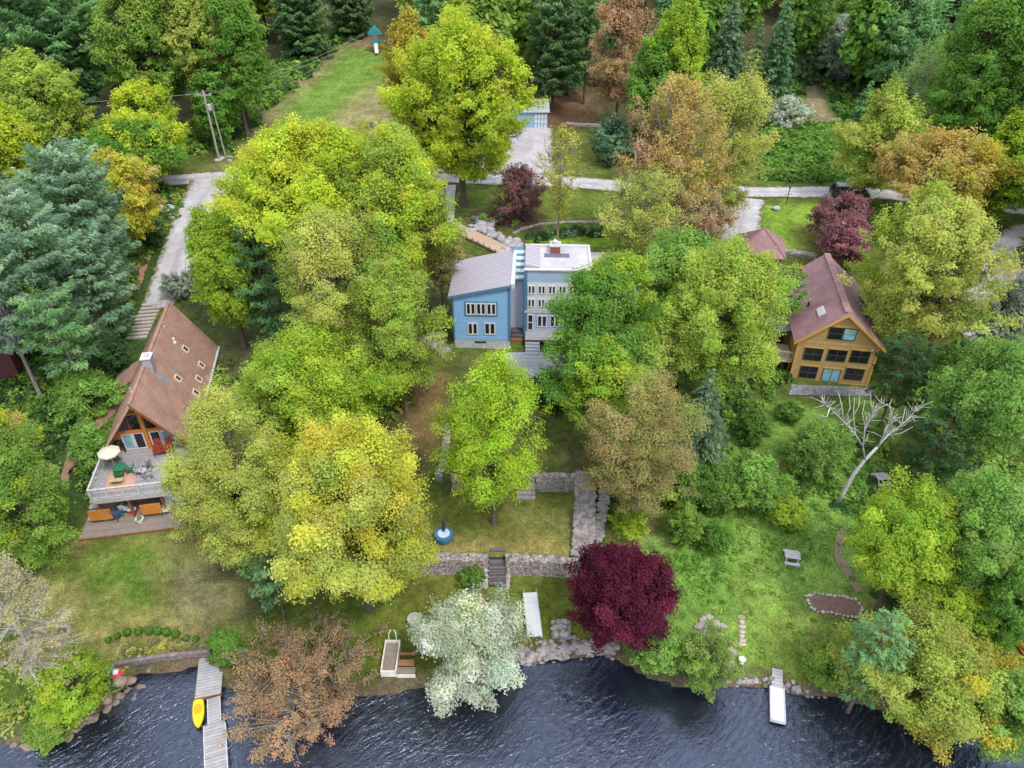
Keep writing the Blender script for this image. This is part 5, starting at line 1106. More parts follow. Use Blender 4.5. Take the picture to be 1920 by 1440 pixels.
# right shore: dock, ramp, ornaments
dr = empty('dock', 'short white dock on the right shore', 'dock', on_water(1458, 1319), dir_rot((1457, 1286), (1459, 1350)))
a, b_ = P(1457, 1284, .45), P(1457, 1348, .45); Ld = a[1]-b_[1]
MB().box(-.40, .40, -Ld/2, Ld/2, .38, .44).build('deck_panel', stripes('white_dock_boards', (.54, .55, .58), (.38, .38, .41), .28, 1, .05), dr)
MB().box(-.47, -.404, -Ld/2-.06, Ld/2, .2, .47).box(.404, .47, -Ld/2-.06, Ld/2, .2, .47).box(-.40, .40, -Ld/2-.06, -Ld/2-.004, .2, .47).build('rim', mat('white_beam', (.50, .51, .54)), dr)
for sx in (-.4, .4):
    for y in (-Ld/2+.15, Ld/2-.2): MB().tube([(sx, y, -1.6), (sx, y, .37)], .035).build('leg', M_DARK, dr)
MB().prism([(-.36, Ld/2+.01, .40), (.36, Ld/2+.01, .40), (.33, Ld/2+1.2, .62), (-.33, Ld/2+1.2, .62)], (0, 0, .06)).build('ramp', M_DECKX, dr)
for i, (px, py) in enumerate([(1389, 1157), (1390, 1166), (1391, 1175), (1391, 1184), (1390, 1192), (1392, 1201), (1391, 1208)]):
    rng = random.Random(i); o = MB().rock((0, 0, .03), .23, rng, (1.25, .75, .28)).build('stepping_stone', mat('cream_stone', (.44, .40, .31), .9, var=.3, scale=3), None, smooth=True)
    o.location = G(px, py); tag(o, 'pale stepping stone in the short row above the white birdbath', 'stepping stone', 'stepping stones above the birdbath')
bb = empty('birdbath', 'small white birdbath near the right shore', 'birdbath', G(1390, 1243)); MB().lathe([(.15, 0), (.07, .06), (.05, .3), (.08, .34)], 16).build('pedestal', M_WHITE, bb); MB().lathe([(.08, .34), (.2, .38), (.24, .44), (.2, .43)], 20).build('basin', M_WHITE, bb); MB().lathe([(.02, .415), (.19, .42), (.19, .425), (.02, .425)], 18).build('water', M_DARK, bb)
# stone ringed bed
ring = [(1512, 1120), (1528, 1114), (1550, 1117), (1580, 1120), (1605, 1126), (1616, 1142), (1612, 1158), (1590, 1158), (1560, 1150), (1535, 1149), (1520, 1140)]
rp_ = gw(ring); c0 = np.mean(rp_, 0); bd = empty('garden_bed', 'oval mulch bed ringed with pale stones on the right meadow', 'garden bed', tuple(c0)); rng = random.Random(8)
MB().prism([(p[0]-c0[0], p[1]-c0[1], p[2]-c0[2]-.1) for p in rp_], (0, 0, .22)).build('soil', M_MULCH, bd); mb = MB()
for i, p in enumerate(rp_):
    q = rp_[(i+1) % len(rp_)]; k = max(2, int(math.dist(p, q)/.24))
    for j in range(k):
        t = j/k; mb.rock((p[0]+(q[0]-p[0])*t-c0[0]+rng.uniform(-.04, .04), p[1]+(q[1]-p[1])*t-c0[1]+rng.uniform(-.04, .04), p[2]+(q[2]-p[2])*t-c0[2]+.1), rng.uniform(.09, .16), rng)
mb.build('stone_ring', mat('pale_ring_stone2', (.58, .52, .48), .9, scale=2, col2=(.36, .32, .30)), bd, smooth=True)
def picnic(name, label, cat, loc, rot, m):
    o = empty(name, label, cat, loc, rot)
    t_ = MB()
    for i in range(5): t_.box(-.55, .55, -.36+i*.146, -.23+i*.146, .72, .76)
    t_.build('tabletop', m, o)
    for s in (-1, 1): MB().box(-.55, .55, s*.62-.13, s*.62+.13, .42, .46).build('seat', m, o); MB().prism([(s*.4-.04, -.62, .0), (s*.4-.04, -.5, .0), (s*.4-.04, -.1, .72), (s*.4-.04, -.25, .72)], (.07, 0, 0)).prism([(s*.4-.04, .62, .0), (s*.4-.04, .5, .0), (s*.4-.04, .1, .72), (s*.4-.04, .25, .72)], (.07, 0, 0)).build('leg', m, o)
    return o
picnic('picnic_table', 'weathered grey picnic table on the open meadow', 'picnic table', G(1482, 1053), R(-12), mat('silver_grey_wood', (.46, .46, .50), .8, scale=4))
picnic('picnic_table', 'grey picnic table at the foot of the dead white tree', 'picnic table', G(1650, 906), R(5), mat('dim_grey_wood', (.36, .35, .36), .85, scale=4))
picnic('picnic_table', 'dark green picnic table on bare ground beside the far grass field', 'picnic table', G(693, 241), R(30), mat('dark_green_paint', (.02, .06, .05), .6))
cn = empty('canoe', 'pale blue canoe beside an olive tree on the right shore', 'canoe', G(1645, 1186), R(80)); hull(2.6, .6, .4).build('hull', mat('pale_blue_hull', (.30, .45, .55), .4), cn, smooth=True); MB().box(-.2, .2, -.1, .5, .32, .36).build('seat', M_WHITE, cn)
cn = empty('kayak', 'orange kayak partly under the blue canoe', 'kayak', G(1642, 1196), R(70)); hull(2.0, .5, .3).build('hull', mat('orange_plastic', (.62, .16, .03), .4), cn, smooth=True)
MB().lathe([(.15, .2), (.2, .24), (.18, .27)], 16).build('cockpit_rim', M_DARK, cn)
cn = empty('kayak', 'orange-red kayak cut by the right edge of the frame', 'kayak', G(1921, 1224), R(5)); hull(2.6, .62, .35).build('hull', mat('orange_plastic', (.62, .16, .03)), cn, smooth=True)
MB().lathe([(.15, .22), (.2, .27), (.18, .3)], 16).build('cockpit_rim', M_DARK, cn)
# ------------------------------------------------------------------ by the road
x, y, z = G(1590, 372)
sv = empty('parked_car', 'dark grey sport utility car on the road behind the maroon crabapple', 'car', (x, y, z+.06), R(-8))
prof = [(-2.3, .35), (2.25, .35), (2.32, .75), (2.1, .98), (1.1, 1.08), (.45, 1.68), (-1.85, 1.70), (-2.25, 1.1), (-2.35, .7)]
M_CARP = mat('dark_grey_paint', (.05, .055, .065), .25, var=.1, spec=.6)
bdy = MB().prism([(a, -.9, b_) for a, b_ in prof], (0, 1.8, 0)).build('body', M_CARP, sv, bev=.07)
MB().prism([(.36, -.915, 1.14), (.95, -.915, 1.14), (.42, -.915, 1.58), (.2, -.915, 1.58)], (0, .008, 0)).prism([(-1.95, -.915, 1.14), (.2, -.915, 1.14), (.05, -.915, 1.58), (-1.75, -.915, 1.58)], (0, .008, 0)).build('side_window', M_GLASS, sv)
MB().prism([(1.08, -.75, 1.13), (1.08, .75, 1.13), (.52, .68, 1.66), (.52, -.68, 1.66)], (.03, 0, .03)).build('windscreen', M_GLASS, sv)
MB().prism([(-2.24, -.7, 1.15), (-2.24, .7, 1.15), (-1.93, .65, 1.62), (-1.93, -.65, 1.62)], (-.03, 0, .02)).build('rear_window', M_GLASS, sv)
MB().box(-1.7, .35, -.72, .72, 1.705, 1.74).build('roof_panel', mat('silver_roof', (.42, .43, .46), .3), sv)
for sy in (-.8, .8): MB().box(-1.7, .2, sy-.03, sy+.03, 1.76, 1.80).build('roof_rail', M_CONC, sv)
for sx in (-1.4, 1.45):
    for sy in (-.84, .84):
        wh = MB().lathe([(.22, -.11), (.35, -.1), (.37, 0), (.35, .1), (.22, .11)], 22).xf(Matrix.Translation((sx, sy, .37)) @ Matrix.Rotation(R(90), 4, 'X')).build('wheel', M_DARK, sv)
        MB().lathe([(.02, -.13), (.21, -.125), (.21, .125), (.02, .13)], 14).xf(Matrix.Translation((sx, sy, .37)) @ Matrix.Rotation(R(90), 4, 'X')).build('rim', M_CONC, wh)
for sy in (-.68, .68): MB().box(2.2, 2.33, sy-.17, sy+.17, .78, .93, bev=.02).build('headlight', M_WHITE, sv); MB().box(-2.36, -2.26, sy-.12, sy+.12, .8, 1.08).build('tail_light', M_RED, sv)
# utility pole and wires
x, y, z = G(411, 300)
def height_at(x, y, z, py):
    lo, hi = z, z+30
    for _ in range(30):
        m = (lo+hi)/2
        if proj(x, y, m)[1] > py: lo = m
        else: hi = m
    return lo-z
hp = height_at(x, y, z, 172)
up = empty('utility_pole', 'grey wooden utility pole with crossarm beside the road junction', 'utility pole', (x, y, z))
MB().tube([(0, 0, -.5), (0, 0, hp)], [.17, .12], 10).build('pole', mat('grey_pole_wood', (.34, .31, .29), .9, scale=3), up)
MB().box(-.95, .95, -.06, .06, hp-.5, hp-.38).build('crossarm', mat('grey_pole_wood', (.34, .31, .29)), up)
for sx in (-.85, 0, .85): MB().lathe([(.03, 0), (.07, .06), (.04, .14), (.06, .2)], 10, (sx, 0, hp-.38 if sx else hp)).build('insulator', M_WHITE, up)
MB().lathe([(.2, 0), (.24, .05), (.24, .75), (.1, .85)], 14, (.38, -.1, hp-2.4)).build('transformer', M_CONC, up)
x2, y2, z2 = G(424, 296); h2 = height_at(x2, y2, z2, 196)
p2 = empty('utility_pole', 'thinner shorter pole leaning close behind the main utility pole', 'utility pole', (x2, y2, z2)); MB().tube([(0, 0, -.4), (-.35, .1, h2)], [.12, .08], 8).build('pole', mat('grey_pole_wood', (.34, .31, .29)), p2); MB().lathe([(.04, 0), (.08, .08), (.03, .2)], 8, (-.35, .1, h2)).build('insulator', M_WHITE, p2)
far = Vector(P(705, 55, 13.0))
for i, (a, lb) in enumerate((((-.85, 0, hp-.2), 'upper power line from the utility pole over the grass field'), ((.85, 0, hp-.2), 'middle power line from the utility pole over the grass field'), ((0, 0, hp-2.0), 'lowest power line from the utility pole over the grass field'))):
    A0 = Vector((x, y, z))+Vector(a); B0 = far+Vector((a[0]*1.2, 0, -1.2*(i == 2))); pts = [A0.lerp(B0, t/14)+Vector((0, 0, -2.4*4*(t/14)*(1-t/14)*.5)) for t in range(15)]
    o = MB().tube([p-A0 for p in pts], .025, 5).build('power_line', mat('wire_grey', (.30, .30, .31), .5)); o.location = A0; tag(o, lb, 'power line', 'power lines over the field')
A0 = Vector((x, y, z+hp-.2)); B0 = Vector((x-75, y-12, z+hp+2)); o = MB().tube([A0.lerp(B0, t/14)-A0+Vector((0, 0, -3*4*(t/14)*(1-t/14)*.5)) for t in range(15)], .025, 5).build('power_line', mat('wire_grey', (.30, .30, .31))); o.location = A0; tag(o, 'power line from the utility pole toward the left edge', 'power line')
rubble('small heap of stones at the foot of the utility pole', [(404, 300), (418, 298), (428, 294)], .2, .4, 14, .4, 'rock_pile', 'rock pile', 13)
x, y, z = G(1474, 384); lp = empty('lamp_post', 'thin dark post with short arms on the edge of the right lawn', 'post', (x, y, z)); MB().tube([(0, 0, -.2), (0, 0, 2.1)], .05, 8).build('post', M_DARK, lp); MB().box(-.45, .45, -.03, .03, 1.35, 1.42).build('arm', M_DARK, lp); MB().lathe([(.06, 0), (.13, .05), (.1, .3), (.02, .38)], 10, (0, 0, 2.1)).build('lantern', M_DARK, lp)
o = MB().rock((0, 0, .2), .4, random.Random(2), (1.2, 1, .8)).build('boulder', mat('white_rock', (.62, .62, .64)), None, smooth=True); o.location = G(1454, 394); tag(o, 'white boulder in the dark planting on the right lawn', 'boulder')
x, y, z = G(1188, 312); h3 = height_at(x, y, z, 250); sn = empty('dead_snag', 'twisted bleached white trunk beside the glossy shrub', 'dead tree', (x, y, z))
MB().tube([(0, 0, -.2), (.15, 0, h3*.3), (-.15, .1, h3*.5), (.25, 0, h3*.75), (.1, 0, h3)], [.2, .17, .2, .15, .06], 8).build('trunk', M_BARKW, sn, smooth=True); MB().tube([(-.15, .1, h3*.5), (.4, -.1, h3*.62), (.55, 0, h3*.9)], [.12, .09, .04], 6).build('limb', M_BARKW, sn, smooth=True)
# dead white tree
x, y, z = G(1572, 942)
dt = empty('dead_tree', 'leaning dead white tree with bare branches before the ochre house', 'tree', (x, y, z))
def up_at(px, py, dy=0.):
    """point above the ground on the plane through the trunk, seen at (px,py)"""
    d = ray(px, py); t = (y+dy)/d[1]; return Vector((d[0]*t-x, dy, CH+d[2]*t-z))
def limb(nm, pp, r0, r1, mb=None):
    pts = [up_at(*p) for p in pp]; n = len(pts); b = mb or MB(); b.tube(pts, [r0+(r1-r0)*i/(n-1) for i in range(n)], 8)
    return None if mb else b.build(nm, M_BARKW, dt, smooth=True)
limb('trunk', [(1572, 944), (1583, 920), (1600, 890), (1622, 862), (1645, 838)], .19, .10)
limb('limb', [(1645, 838), (1664, 817, .5), (1690, 797, .8), (1708, 780, .9), (1724, 762, 1.)], .075, .01)
limb('limb', [(1645, 838), (1655, 820, -.4), (1664, 800, -.6), (1672, 778, -.8)], .06, .01)
limb('limb', [(1622, 862), (1618, 838, -.6), (1622, 800, -.9), (1640, 775, -1), (1655, 755, -1.2)], .07, .01)
limb('limb', [(1618, 838, -.6), (1604, 815, -1.2), (1582, 790, -1.6), (1556, 765, -2), (1540, 752, -2.2)], .06, .01)
br = MB()
for pp in ([(1690, 797, .8), (1694, 780, 1), (1698, 762, 1.2)], [(1664, 817, .5), (1690, 812, .2), (1712, 800, 0)], [(1622, 800, -.9), (1617, 775, -.7), (1622, 750, -.6)], [(1582, 790, -1.6), (1578, 760, -1.4), (1572, 735, -1.5)], [(1582, 790, -1.6), (1594, 765, -1.9), (1592, 738, -2)], [(1604, 815, -1.2), (1600, 780, -1), (1602, 745, -.8)],
           [(1556, 765, -2), (1550, 782, -2.3), (1536, 778, -2.4)], [(1640, 775, -1), (1633, 757, -1.1), (1632, 738, -1.2)], [(1672, 778, -.8), (1668, 760, -.7), (1672, 748, -.6)], [(1600, 780, -1), (1610, 762, -.9), (1612, 742, -1)], [(1708, 780, .9), (1716, 790, 1.), (1726, 786, 1.1)]):
    pts = [up_at(*p) for p in pp]; br.tube(pts, [.045, .03, .01], 6)
rng = random.Random(6)
LB = [[(1664, 817, .5), (1690, 797, .8), (1708, 780, .9), (1724, 762, 1.)], [(1655, 820, -.4), (1664, 800, -.6), (1672, 778, -.8)], [(1618, 838, -.6), (1622, 800, -.9), (1640, 775, -1), (1655, 755, -1.2)], [(1604, 815, -1.2), (1582, 790, -1.6), (1556, 765, -2), (1540, 752, -2.2)]]
for lb_ in LB:
    q = [up_at(*p) for p in lb_]
    for k in range(40):
        t = rng.random()*(len(q)-1); i = int(t); a = q[i].lerp(q[i+1], t-i); ax_ = (q[-1]-q[0]).normalized()
        d = (ax_*rng.uniform(.2, 1)+Vector((rng.gauss(0, .6), rng.gauss(0, .6), rng.gauss(.25, .5)))).normalized()*rng.uniform(.4, 1.1)
        br.tube([a, a+d*.5+Vector((0, 0, .04)), a+d+Vector((rng.gauss(0, .08), 0, .12))], [.024, .016, .008], 5)
br.build('twigs', M_BARKW, dt, smooth=True)
# ------------------------------------------------------------------ trees: (name, crown shape, leaf colours, crown centre x, y, width, height, image row of the foot, leafiness, label, options)
TREES = [
 # along the shore
 ('purple_maple', 'dome', 'purple', 1167, 1116, 178, 172, 1205, 1.35, 'dense dark purple maple beside the right end of the lakeside stone wall', {}),
 ('blossom_tree', 'round', 'blossom', 880, 1212, 215, 262, 1262, .8, 'white blossoming tree leaning over the water at the lawn edge', dict(pal2='white')),
 ('budding_tree', 'vase', 'copper', 556, 1280, 300, 320, 1305, .36, 'thin coppery brown tree on the shore right of the long dock', dict(bark_m='g')),
 ('pine_tree', 'pine', 'pineg', 512, 1078, 135, 120, 1160, 1., 'small blue-green pine between the yellow maple and the coppery shore tree', {}),
 ('yellow_maple', 'dome', 'yellow', 662, 962, 292, 318, 1140, .95, 'bright yellow maple, the yellowest crown, left of the lakeside terraces', dict(pal2='oliveyel')),
 ('young_maple', 'dome', 'oliveyel', 436, 912, 222, 305, 1075, .72, 'pale olive-yellow tree over the right end of the chalet deck', {}),
 ('leafy_tree', 'dome', 'lime', 585, 735, 270, 225, 860, .95, 'leafy bright green tree right of the chalet and above the yellow maple', dict(pal2='ygm')),
 ('bush', 'round', 'shrub', 700, 1010, 70, 70, 1040, .9, 'green bush in the gap below the yellow maple', {}),
 ('tree', 'round', 'yg', 500, 960, 90, 120, 1090, .9, 'small yellow-green crown wedged between the olive-yellow tree and yellow maple', {}),
 # big mass beside the drive
 ('maple_tree', 'dome', 'yg', 585, 372, 350, 245, 600, 1., 'huge yellow-green maple right of the gravel driveway', {}),
 ('maple_tree', 'round', 'ygm', 745, 405, 205, 280, 630, .9, 'muted yellow-green maple joined to the right of the huge maple', dict(pal2='yg')),
 ('maple_tree', 'round', 'lime', 422, 505, 140, 200, 650, 1., 'lime green tree at the edge of the driveway just behind the chalet roof', {}),
 ('pine_tree', 'pine', 'pineg', 490, 520, 130, 260, 660, 1., 'tall blue-green pine rising in front of the huge yellow-green maple', {}),
 ('thin_tree', 'vase', 'oliveyel', 628, 530, 220, 230, 705, .68, 'thin olive tree with bare twigs below the huge yellow-green maple', dict(pal2='ygm', bark_m='g')),
 ('thin_tree', 'vase', 'copper2', 822, 460, 90, 150, 600, .5, 'thin copper-leaved tree left of the boardwalk', {}),
 ('thin_tree', 'oval', 'ygm', 745, 620, 175, 230, 775, .72, 'thin olive-green tree left of the blue house', {}),
 ('tree', 'round', 'mid', 690, 500, 130, 160, 680, .9, 'mid green tree half hidden between the two thin olive trees', {}),
 # terraces and blue house
 ('lime_tree', 'oval', 'lime2', 922, 812, 208, 268, 982, .6, 'airy lime green tree standing alone on the terrace lawn below blue house', {}),
 ('tree', 'dome', 'green', 1146, 588, 195, 195, 770, .95, 'mid green tree covering the right part of the blue house front', dict(pal2='lime')),
 ('tree', 'round', 'lgreen', 1275, 510, 150, 140, 690, .9, 'fresh green tree behind the tree that covers the blue house', {}),
 ('tree', 'dome', 'ygm', 1352, 588, 245, 240, 775, .9, 'wide light green tree left of the ochre house', {}),
 ('tree', 'dome', 'green', 1118, 705, 185, 165, 840, 1., 'dense green tree over the patio corner below the blue house', dict(pal2='lime')),
 ('budding_tree', 'round', 'copper2', 1207, 840, 205, 245, 990, .6, 'coppery brown tree at the upper end of the dry stone channel', dict(pal2='olive', bark_m='g')),
 ('spruce_tree', 'cone', 'spruceb', 1322, 765, 138, 170, 880, 1.1, 'small blue spruce right of the coppery brown tree', {}),
 ('thin_tree', 'vase', 'oliveyel', 1212, 408, 160, 145, 550, .5, 'pale yellow half-bare tree behind the grey garage roof of blue house', dict(bark_m='g')),
 ('tree', 'round', 'ygm', 1215, 665, 130, 120, 800, .9, 'yellowish tree between the patio tree and wide light green tree', dict(pal2='oliveyel')),
 ('bush', 'round', 'dk', 1040, 735, 75, 75, 790, 1.1, 'dark green bush at the lower right corner of the slate patio', {}),
 ('bush', 'round', 'shrub', 1275, 905, 90, 110, 985, 1., 'green bush below the right side of the coppery brown tree', {}),
 ('tree', 'dome', 'lgreen', 1468, 545, 85, 90, 660, .6, 'pale green tree touching the left roof edge of the ochre house', dict(pal2='oliveyel')),
 # beyond the houses, near the road
 ('budding_tree', 'vase', 'orange', 1262, 320, 170, 280, 480, .55, 'copper-orange half-bare tree by the bend of the road', dict(pal2='copper', bark_m='g')),
 ('budding_tree', 'vase', 'oliveyel', 1368, 280, 165, 235, 435, .6, 'spiky yellow half-bare tree right of the copper-orange one', dict(bark_m='g')),
 ('budding_tree', 'vase', 'straw', 1305, 415, 140, 110, 520, .55, 'straw-coloured half-bare tree left of the right driveway', dict(pal2='copper', bark_m='g')),
 ('roadside_maple', 'dome', 'yg', 862, 195, 256, 262, 385, .95, 'large yellow-green maple with a visible trunk on the road verge', {}),
 ('maple_tree', 'oval', 'ygo', 770, 140, 112, 185, 330, .95, 'orange-tinged yellow maple just behind the large roadside maple', {}),
 ('plum_tree', 'round', 'plum', 972, 365, 96, 92, 412, .62, 'round maroon ornamental tree on the lawn north of the blue house', dict(pal2='brownish')),
 ('sapling', 'vase', 'yellow', 1050, 325, 85, 150, 455, .22, 'slender sapling with sparse yellow leaves behind the white roof', dict(bark_m='g')),
 ('crabapple_tree', 'dome', 'plum', 1577, 412, 108, 82, 462, .8, 'maroon crabapple hiding part of the dark grey car', {}),
 ('crabapple_tree', 'dome', 'pink', 1589, 456, 90, 82, 512, .85, 'pinkish flowering crabapple just behind the ochre house ridge', {}),
 ('tree', 'dome', 'oliveyel', 1735, 510, 258, 258, 690, .8, 'broad pale olive-yellow tree right of the ochre house', dict(pal2='ygm')),
 ('maple_tree', 'dome', 'orange', 1762, 325, 215, 135, 440, .8, 'orange-gold maple crown on the right side of the road', dict(pal2='ygo')),
 ('tree', 'dome', 'ygm', 1648, 265, 138, 175, 375, .75, 'yellowish tree between the track and the orange-gold maple', dict(pal2='oliveyel')),
 ('maple_tree', 'dome', 'green', 1850, 150, 175, 275, 320, 1., 'big deep green maple at the upper right edge', {}),
 ('tree', 'dome', 'lime', 1900, 310, 110, 190, 420, 1., 'bright lime tree at the right edge below the big deep green maple', {}),
 ('birch_tree', 'vase', 'lgreen', 1738, 170, 105, 150, 272, .5, 'slender birch with pale twin trunks left of the big deep green maple', dict(bark_m='w')),
 ('bush', 'round', 'white', 1480, 217, 76, 76, 252, .9, 'silvery white bush left of the bare earth track', {}),
 ('willow_tree', 'dome', 'silver', 1590, 90, 140, 100, 152, .9, 'grey-silver rounded tree right of the dark spruces', {}),
 ('maple_tree', 'oval', 'lime', 1272, 112, 118, 195, 300, 1., 'upright lime green tree standing before the spruces', {}),
 ('tree', 'dome', 'green', 1225, 165, 100, 140, 305, 1., 'deep green tree joined to the left of the upright lime green tree', {}),
 ('bush', 'oval', 'gloss', 1148, 268, 74, 112, 320, 1.1, 'glossy broad-leaved bush on the corner of the road', {}),
 ('bush', 'round', 'dk', 1218, 255, 70, 100, 312, 1., 'dark green bush behind the bleached white trunk', {}),
 ('budding_tree', 'oval', 'copper', 1165, 90, 118, 190, 248, .65, 'tall brownish copper tree between the dark pines and lime green tree', {}),
 ('pine_tree', 'pine', 'pined', 1040, 70, 120, 190, 208, 1.1, 'dark pine with a visible trunk behind the blue shed', {}),
 ('pine_tree', 'pine', 'pined', 948, 45, 110, 150, 150, 1.1, 'dark pine at the top edge above the roadside maple', {}),
 ('pine_tree', 'pine', 'pineg', 1102, 55, 85, 150, 195, 1., 'green pine between the dark pine and the tall copper tree', {}),
 ('tree', 'dome', 'mid', 835, 22, 110, 100, 120, .9, 'green tree at the top edge behind the orange-tinged maple', {}),
 ('tree', 'dome', 'silver', 875, 40, 60, 90, 130, .9, 'pale greyish green tree at the top edge beside the dark pine', {}),
 # spruce row
 ('spruce_tree', 'cone', 'spruce', 1308, 55, 87, 170, 150, 1.2, 'spruce rising directly behind the upright lime green tree', {}),
 ('spruce_tree', 'cone', 'spruceb', 1365, 85, 102, 210, 215, 1.2, 'palest blue-green spruce of the row, second from the lime green tree', {}),
 ('spruce_tree', 'cone', 'pined', 1412, 130, 76, 170, 222, 1.2, 'narrow greyish spruce at the front of the spruce row', {}),
 ('spruce_tree', 'cone', 'spruce', 1462, 90, 95, 220, 220, 1.2, 'tall dark spruce immediately left of the bare earth track', {}),
 ('spruce_tree', 'cone', 'pined', 1512, 55, 92, 180, 150, 1.2, 'very dark spruce behind the head of the bare earth track', {}),
 ('spruce_tree', 'cone', 'pined', 1545, 30, 84, 150, 120, 1.2, 'dark spruce at the top edge left of the grey-silver tree', {}),
 ('tree', 'dome', 'pineg', 1690, 70, 130, 150, 190, 1., 'dull blue-green tree between the grey-silver tree and the birch', {}),
 ('spruce_tree', 'cone', 'pineg', 1625, 190, 60, 80, 232, 1.2, 'little dark conifer on the bank right of the bare earth track', {}),
 ('tree', 'dome', 'mid', 1620, 20, 120, 90, 110, .9, 'olive green tree at the top edge above the grey-silver tree', {}),
 ('tree', 'dome', 'dk', 1760, 30, 130, 110, 150, 1., 'dark green tree at the top edge above the birch', {}),
 # upper left
 ('pine_tree', 'pine', 'pineg', 88, 75, 225, 220, 250, 1.1, 'big grey-green pine in the top left corner', {}),
 ('tree', 'dome', 'mid', 275, 80, 160, 210, 260, 1., 'tall mid green tree right of the big top left pine', {}),
 ('tree', 'dome', 'olive', 385, 60, 170, 220, 250, 1., 'tall yellowish green tree straight behind the utility pole', dict(pal2='mid')),
 ('tree', 'dome', 'green', 432, 95, 120, 190, 262, 1., 'deep green tree bordering the left side of the grass field', {}),
 ('pine_tree', 'pine', 'pined', 562, 38, 115, 130, 112, 1.1, 'dark pine at the top left end of the grass field', {}),
 ('pine_tree', 'pine', 'pined', 655, 10, 100, 110, 70, 1.1, 'darkest pine beyond the play tower', {}),
 ('tree', 'dome', 'ygm', 70, 205, 165, 165, 340, .95, 'yellowish green round tree at the upper left below the corner pine', {}),
 ('maple_tree', 'dome', 'yg', 253, 285, 178, 112, 362, 1.05, 'dense bright green tree overhanging the left part of the road', dict(pal2='green')),
 ('tree', 'dome', 'yg', 268, 210, 100, 90, 320, 1., 'small yellow-green crown just behind the tree overhanging the road', {}),
 ('maple_tree', 'round', 'yellow', 230, 370, 135, 145, 480, .85, 'golden yellow tree beside the tall blue-green pines', dict(pal2='orange')),
 ('tree', 'dome', 'yg', 18, 270, 95, 130, 380, 1., 'yellow-green tree cut by the left edge above the blue-green pines', {}),
 ('tree', 'dome', 'green', 395, 205, 70, 110, 280, .9, 'leafy undergrowth tree just behind the utility pole base', {}),
 # left pines
 ('white_pine', 'pine', 'pine', 150, 400, 195, 250, 580, 1.15, 'tall blue-green white pine next to the golden yellow tree', {}),
 ('white_pine', 'pine', 'pine', 48, 470, 210, 250, 690, 1.15, 'pale blue-green white pine at the left edge, largest of its cluster', {}),
 ('white_pine', 'pine', 'pine', 170, 530, 170, 190, 650, 1.1, 'white pine with feathery boughs above the chalet annex', {}),
 ('white_pine', 'pine', 'pine', -8, 560, 190, 200, 748, 1.1, 'white pine before the dark red cabin with its bare grey trunk showing', dict(bark_m='g')),
 ('white_pine', 'pine', 'pineg', 105, 610, 160, 150, 765, 1., 'lowest white pine, its trunk rising right of the dark red cabin', dict(bark_m='g')),
 ('bush', 'round', 'dk', 205, 665, 70, 90, 720, 1.1, 'dark green bush left of the chalet annex', {}),
 ('bush', 'round', 'silver', 335, 535, 62, 60, 565, .5, 'grey thin bush at the lower end of driveway behind the chalet ridge', {}),
 ('bush', 'round', 'lgreen', 160, 745, 110, 90, 800, 1., 'bright green bush on the slope left of the bare earth path', {}),
 ('bush', 'round', 'lgreen', 175, 840, 80, 100, 890, 1., 'bright green bush between the bare earth path and the chalet', {}),
 ('tree', 'dome', 'mid', 28, 930, 165, 270, 1060, .95, 'large green tree at the left edge above the fire pit', dict(pal2='yg')),
 ('tree', 'dome', 'yg', 5, 830, 110, 110, 960, .9, 'yellow-green crown at the left edge on top of the large green tree', dict(pal2='orange')),
 ('birch_tree', 'vase', 'straw', 28, 1170, 150, 250, 1335, .34, 'half-bare pale trunked birch at the lower left edge', dict(bark_m='w')),
 ('bush', 'round', 'lime', 130, 1290, 130, 125, 1345, .85, 'bright green bush on the left bank of the cove', {}),
 ('bush', 'round', 'mid', 85, 1372, 70, 45, 1385, .9, 'dull green bush at the waterline in the lower left corner', {}),
 # right side
 ('maple_tree', 'dome', 'lime', 1704, 1016, 200, 208, 1150, 1.05, 'rounded bright lime maple right of the meadow picnic table', {}),
 ('tree', 'dome', 'lgreen', 1840, 1010, 190, 250, 1170, 1., 'fresh green tree at the right edge behind the lime maple', {}),
 ('tree', 'dome', 'lgreen', 1862, 745, 185, 190, 910, .95, 'light green feathery tree at the right edge level with the ochre house', {}),
 ('hemlock_tree', 'pine', 'dk', 1690, 690, 120, 140, 800, 1.2, 'dark hemlock against the right wall of the ochre house', {}),
 ('hemlock_tree', 'pine', 'dk', 1765, 830, 150, 150, 935, 1.2, 'dark hemlock right of the dead white tree', {}),
 ('thin_tree', 'vase', 'copper', 1765, 600, 110, 80, 700, .5, 'rusty thin tree by the lower edge of the broad olive-yellow tree', {}),
 ('tree', 'dome', 'olive', 1750, 1265, 265, 235, 1345, .95, 'olive-gold tree hanging over the water at the lower right', dict(pal2='ygo')),
 ('pine_tree', 'pine', 'pineg', 1642, 1225, 130, 180, 1335, 1.1, 'blue-green pine at the left side of the olive-gold tree', {}),
 ('tree', 'dome', 'lgreen', 1892, 1335, 130, 150, 1405, .95, 'green tree in the lower right corner over the water', {}),
 ('tree', 'vase', 'greyg', 1885, 600, 95, 140, 725, .6, 'grey-green airy tree by the gravel at the right edge', {}),
 ('tree', 'dome', 'green', 1895, 1140, 100, 170, 1270, 1., 'dark leafy tree at the right edge above the orange-red kayak', {}),
 ('tree', 'dome', 'lime', 1800, 1130, 120, 90, 1240, 1., 'lime crown filling the gap above the olive-gold tree', {}),
 ('bush', 'round', 'shrub', 1412, 805, 62, 72, 840, 1., 'round green bush on the slope left of the ochre house path', {}),
 ('bush', 'round', 'lgreen', 1415, 905, 110, 105, 965, .9, 'light green bush in the upper middle of the meadow', {}),
 ('bush', 'dome', 'lgreen', 1535, 845, 110, 110, 925, .7, 'loose green bush growing round the fork of the dead white tree', {}),
